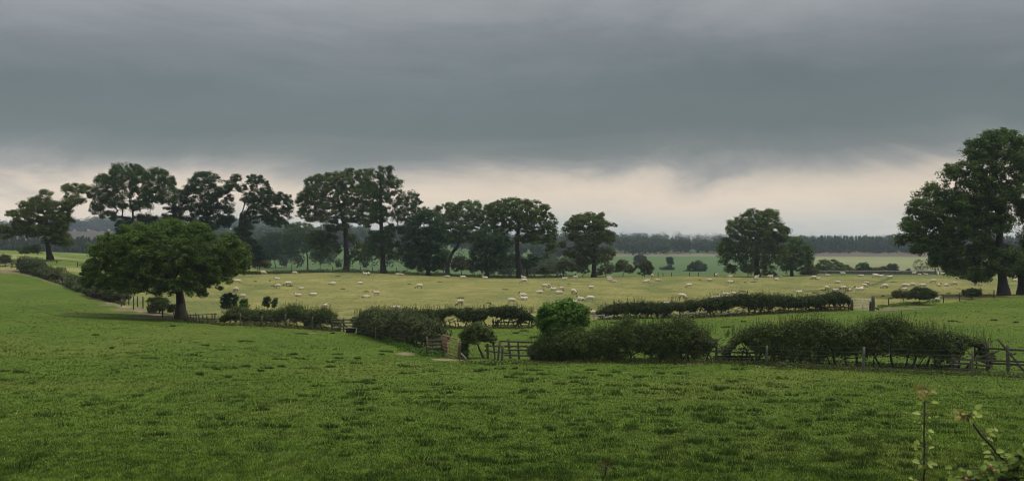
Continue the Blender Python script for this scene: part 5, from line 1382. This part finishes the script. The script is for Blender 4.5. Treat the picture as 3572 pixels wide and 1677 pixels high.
# ------------------------------------------------------------------ sky and light
world = bpy.data.worlds.new('World'); scene.world = world; world.use_nodes = True
nt = world.node_tree
for n in list(nt.nodes): nt.nodes.remove(n)
wo = nt.nodes.new('ShaderNodeOutputWorld')
SLOPE = -0.012
SUN_EL, SUN_AZ = math.radians(66), math.radians(80)     # high light through the cloud from the right
sky = N(nt, 'ShaderNodeTexSky'); sky.sky_type = 'NISHITA'; sky.sun_disc = False; sky.sun_elevation = SUN_EL; sky.sun_rotation = SUN_AZ
bg1 = N(nt, 'ShaderNodeBackground'); bg1.inputs[1].default_value = 0.08; nt.links.new(sky.outputs[0], bg1.inputs[0])
tc = N(nt, 'ShaderNodeTexCoord'); sx = N(nt, 'ShaderNodeSeparateXYZ'); nt.links.new(tc.outputs['Generated'], sx.inputs[0])
def cloud_noise(sc, loc, scale, detail, rough, dist):
    m_ = N(nt, 'ShaderNodeMapping'); m_.inputs['Scale'].default_value = sc; m_.inputs['Location'].default_value = loc; nt.links.new(tc.outputs['Generated'], m_.inputs[0])
    n_ = N(nt, 'ShaderNodeTexNoise', Scale=scale, Detail=detail, Roughness=rough, Distortion=dist); nt.links.new(m_.outputs[0], n_.inputs['Vector'])
    return n_.outputs['Fac']
c1 = cloud_noise((2.2, 2.2, 8.0), (0.3, 0, 0), 1.5, 7.0, 0.6, 0.8)       # big folds of the cloud base
c2 = cloud_noise((6, 6, 22.0), (3.1, 1.7, 0.4), 1.2, 8.0, 0.65, 0.6)      # ragged wisps
c3 = cloud_noise((1.3, 1.3, 5.0), (5.2, 2.2, 1.4), 1.6, 5.0, 0.55, 0.4)   # light and dark areas
z = sx.outputs['Z']; xx = sx.outputs['X']
warp = math_n(nt, 'ADD', math_n(nt, 'MULTIPLY', math_n(nt, 'SUBTRACT', c1, 0.5), 0.075), math_n(nt, 'MULTIPLY', math_n(nt, 'SUBTRACT', c2, 0.5), 0.020))
e = math_n(nt, 'ADD', math_n(nt, 'ADD', z, math_n(nt, 'ADD', math_n(nt, 'MULTIPLY', xx, SLOPE), 0.012)), warp)
def s2l(r, g_, b): return tuple(((c / 255 + 0.055) / 1.055) ** 2.4 if c > 10 else c / 255 / 12.92 for c in (r, g_, b))
cl = ramp(nt, e, [(0.0, s2l(172,178,176)), (0.018, s2l(182,186,180)), (0.034, s2l(216,206,190)), (0.050, s2l(233,215,193)), (0.061, s2l(215,201,184)), (0.074, s2l(158,157,154)), (0.086, s2l(124,130,129)),
                  (0.105, s2l(108,118,119)), (0.15, s2l(108,119,122)), (0.182, s2l(126,133,137)), (0.207, s2l(147,151,155)), (0.245, s2l(170,172,177)), (0.36, (0.72, 0.74, 0.75)), (1.0, (1.55, 1.57, 1.58))])
br = math_n(nt, 'ADD', math_n(nt, 'ADD', 0.72, math_n(nt, 'MULTIPLY', xx, -0.10)), math_n(nt, 'ADD', math_n(nt, 'MULTIPLY', c2, 0.14), math_n(nt, 'MULTIPLY', c3, 0.44)))
cm = nt.nodes.new('ShaderNodeMix'); cm.data_type = 'RGBA'; cm.blend_type = 'MULTIPLY'; cm.inputs[0].default_value = 1
nt.links.new(cl, cm.inputs[6]); nt.links.new(br, cm.inputs[7])
bg2 = N(nt, 'ShaderNodeBackground'); bg2.inputs[1].default_value = 1.0; nt.links.new(cm.outputs[2], bg2.inputs[0])
ms = nt.nodes.new('ShaderNodeMixShader'); ms.inputs[0].default_value = 0.96
nt.links.new(bg1.outputs[0], ms.inputs[1]); nt.links.new(bg2.outputs[0], ms.inputs[2]); nt.links.new(ms.outputs[0], wo.inputs[0])

sun = bpy.data.lights.new('sun', 'SUN'); sun.energy = 3.0; sun.angle = math.radians(10); sun.color = (1.0, 0.95, 0.87)
so = bpy.data.objects.new('sun', sun); COL.objects.link(so)
sd = Vector((math.sin(SUN_AZ) * math.cos(SUN_EL), math.cos(SUN_AZ) * math.cos(SUN_EL), math.sin(SUN_EL)))
so.rotation_euler = sd.to_track_quat('Z', 'Y').to_euler()

# ------------------------------------------------------------------ haze
def haze_box():
    x0, x1, y0, y1, z0, z1 = -2300, 2300, -60, 3650, float(GZ.min()) - 1, 62
    v = [(x, y, z_) for z_ in (z0, z1) for y in (y0, y1) for x in (x0, x1)]
    q = [(0, 2, 3, 1), (4, 5, 7, 6), (0, 1, 5, 4), (2, 6, 7, 3), (0, 4, 6, 2), (1, 3, 7, 5)]
    m, nt, out = new_mat('haze')
    pv = N(nt, 'ShaderNodeVolumePrincipled'); pv.inputs['Color'].default_value = (0.70, 0.83, 0.95, 1); pv.inputs['Density'].default_value = HAZE; pv.inputs['Anisotropy'].default_value = 0.2
    nt.links.new(pv.outputs[0], out.inputs['Volume'])
    o = link('haze', mesh_from('haze', v, quads=q), m); tag(o, 'thin blue-grey haze over the valley', 'haze', kind='stuff')
HAZE = 0.00011
haze_box()

# ------------------------------------------------------------------ camera
cam = bpy.data.cameras.new('camera'); co_ = bpy.data.objects.new('camera', cam); COL.objects.link(co_)
co_.location = (0, 0, 0); co_.rotation_euler = (math.radians(90), 0, 0)
cam.sensor_width = 36; cam.lens = 36 * F / 3572; cam.clip_start = 0.1; cam.clip_end = 12000
cam.dof.use_dof = True; cam.dof.focus_distance = 110; cam.dof.aperture_fstop = 9
scene.camera = co_
scene.view_settings.view_transform = 'Standard'; scene.view_settings.look = 'None'; scene.view_settings.exposure = 0; scene.view_settings.gamma = 1
scene.render.engine = 'CYCLES'
scene.cycles.use_denoising = True
scene.cycles.filter_width = 1.05
scene.cycles.denoising_prefilter = 'ACCURATE'
scene.cycles.max_bounces = 6; scene.cycles.transparent_max_bounces = 8
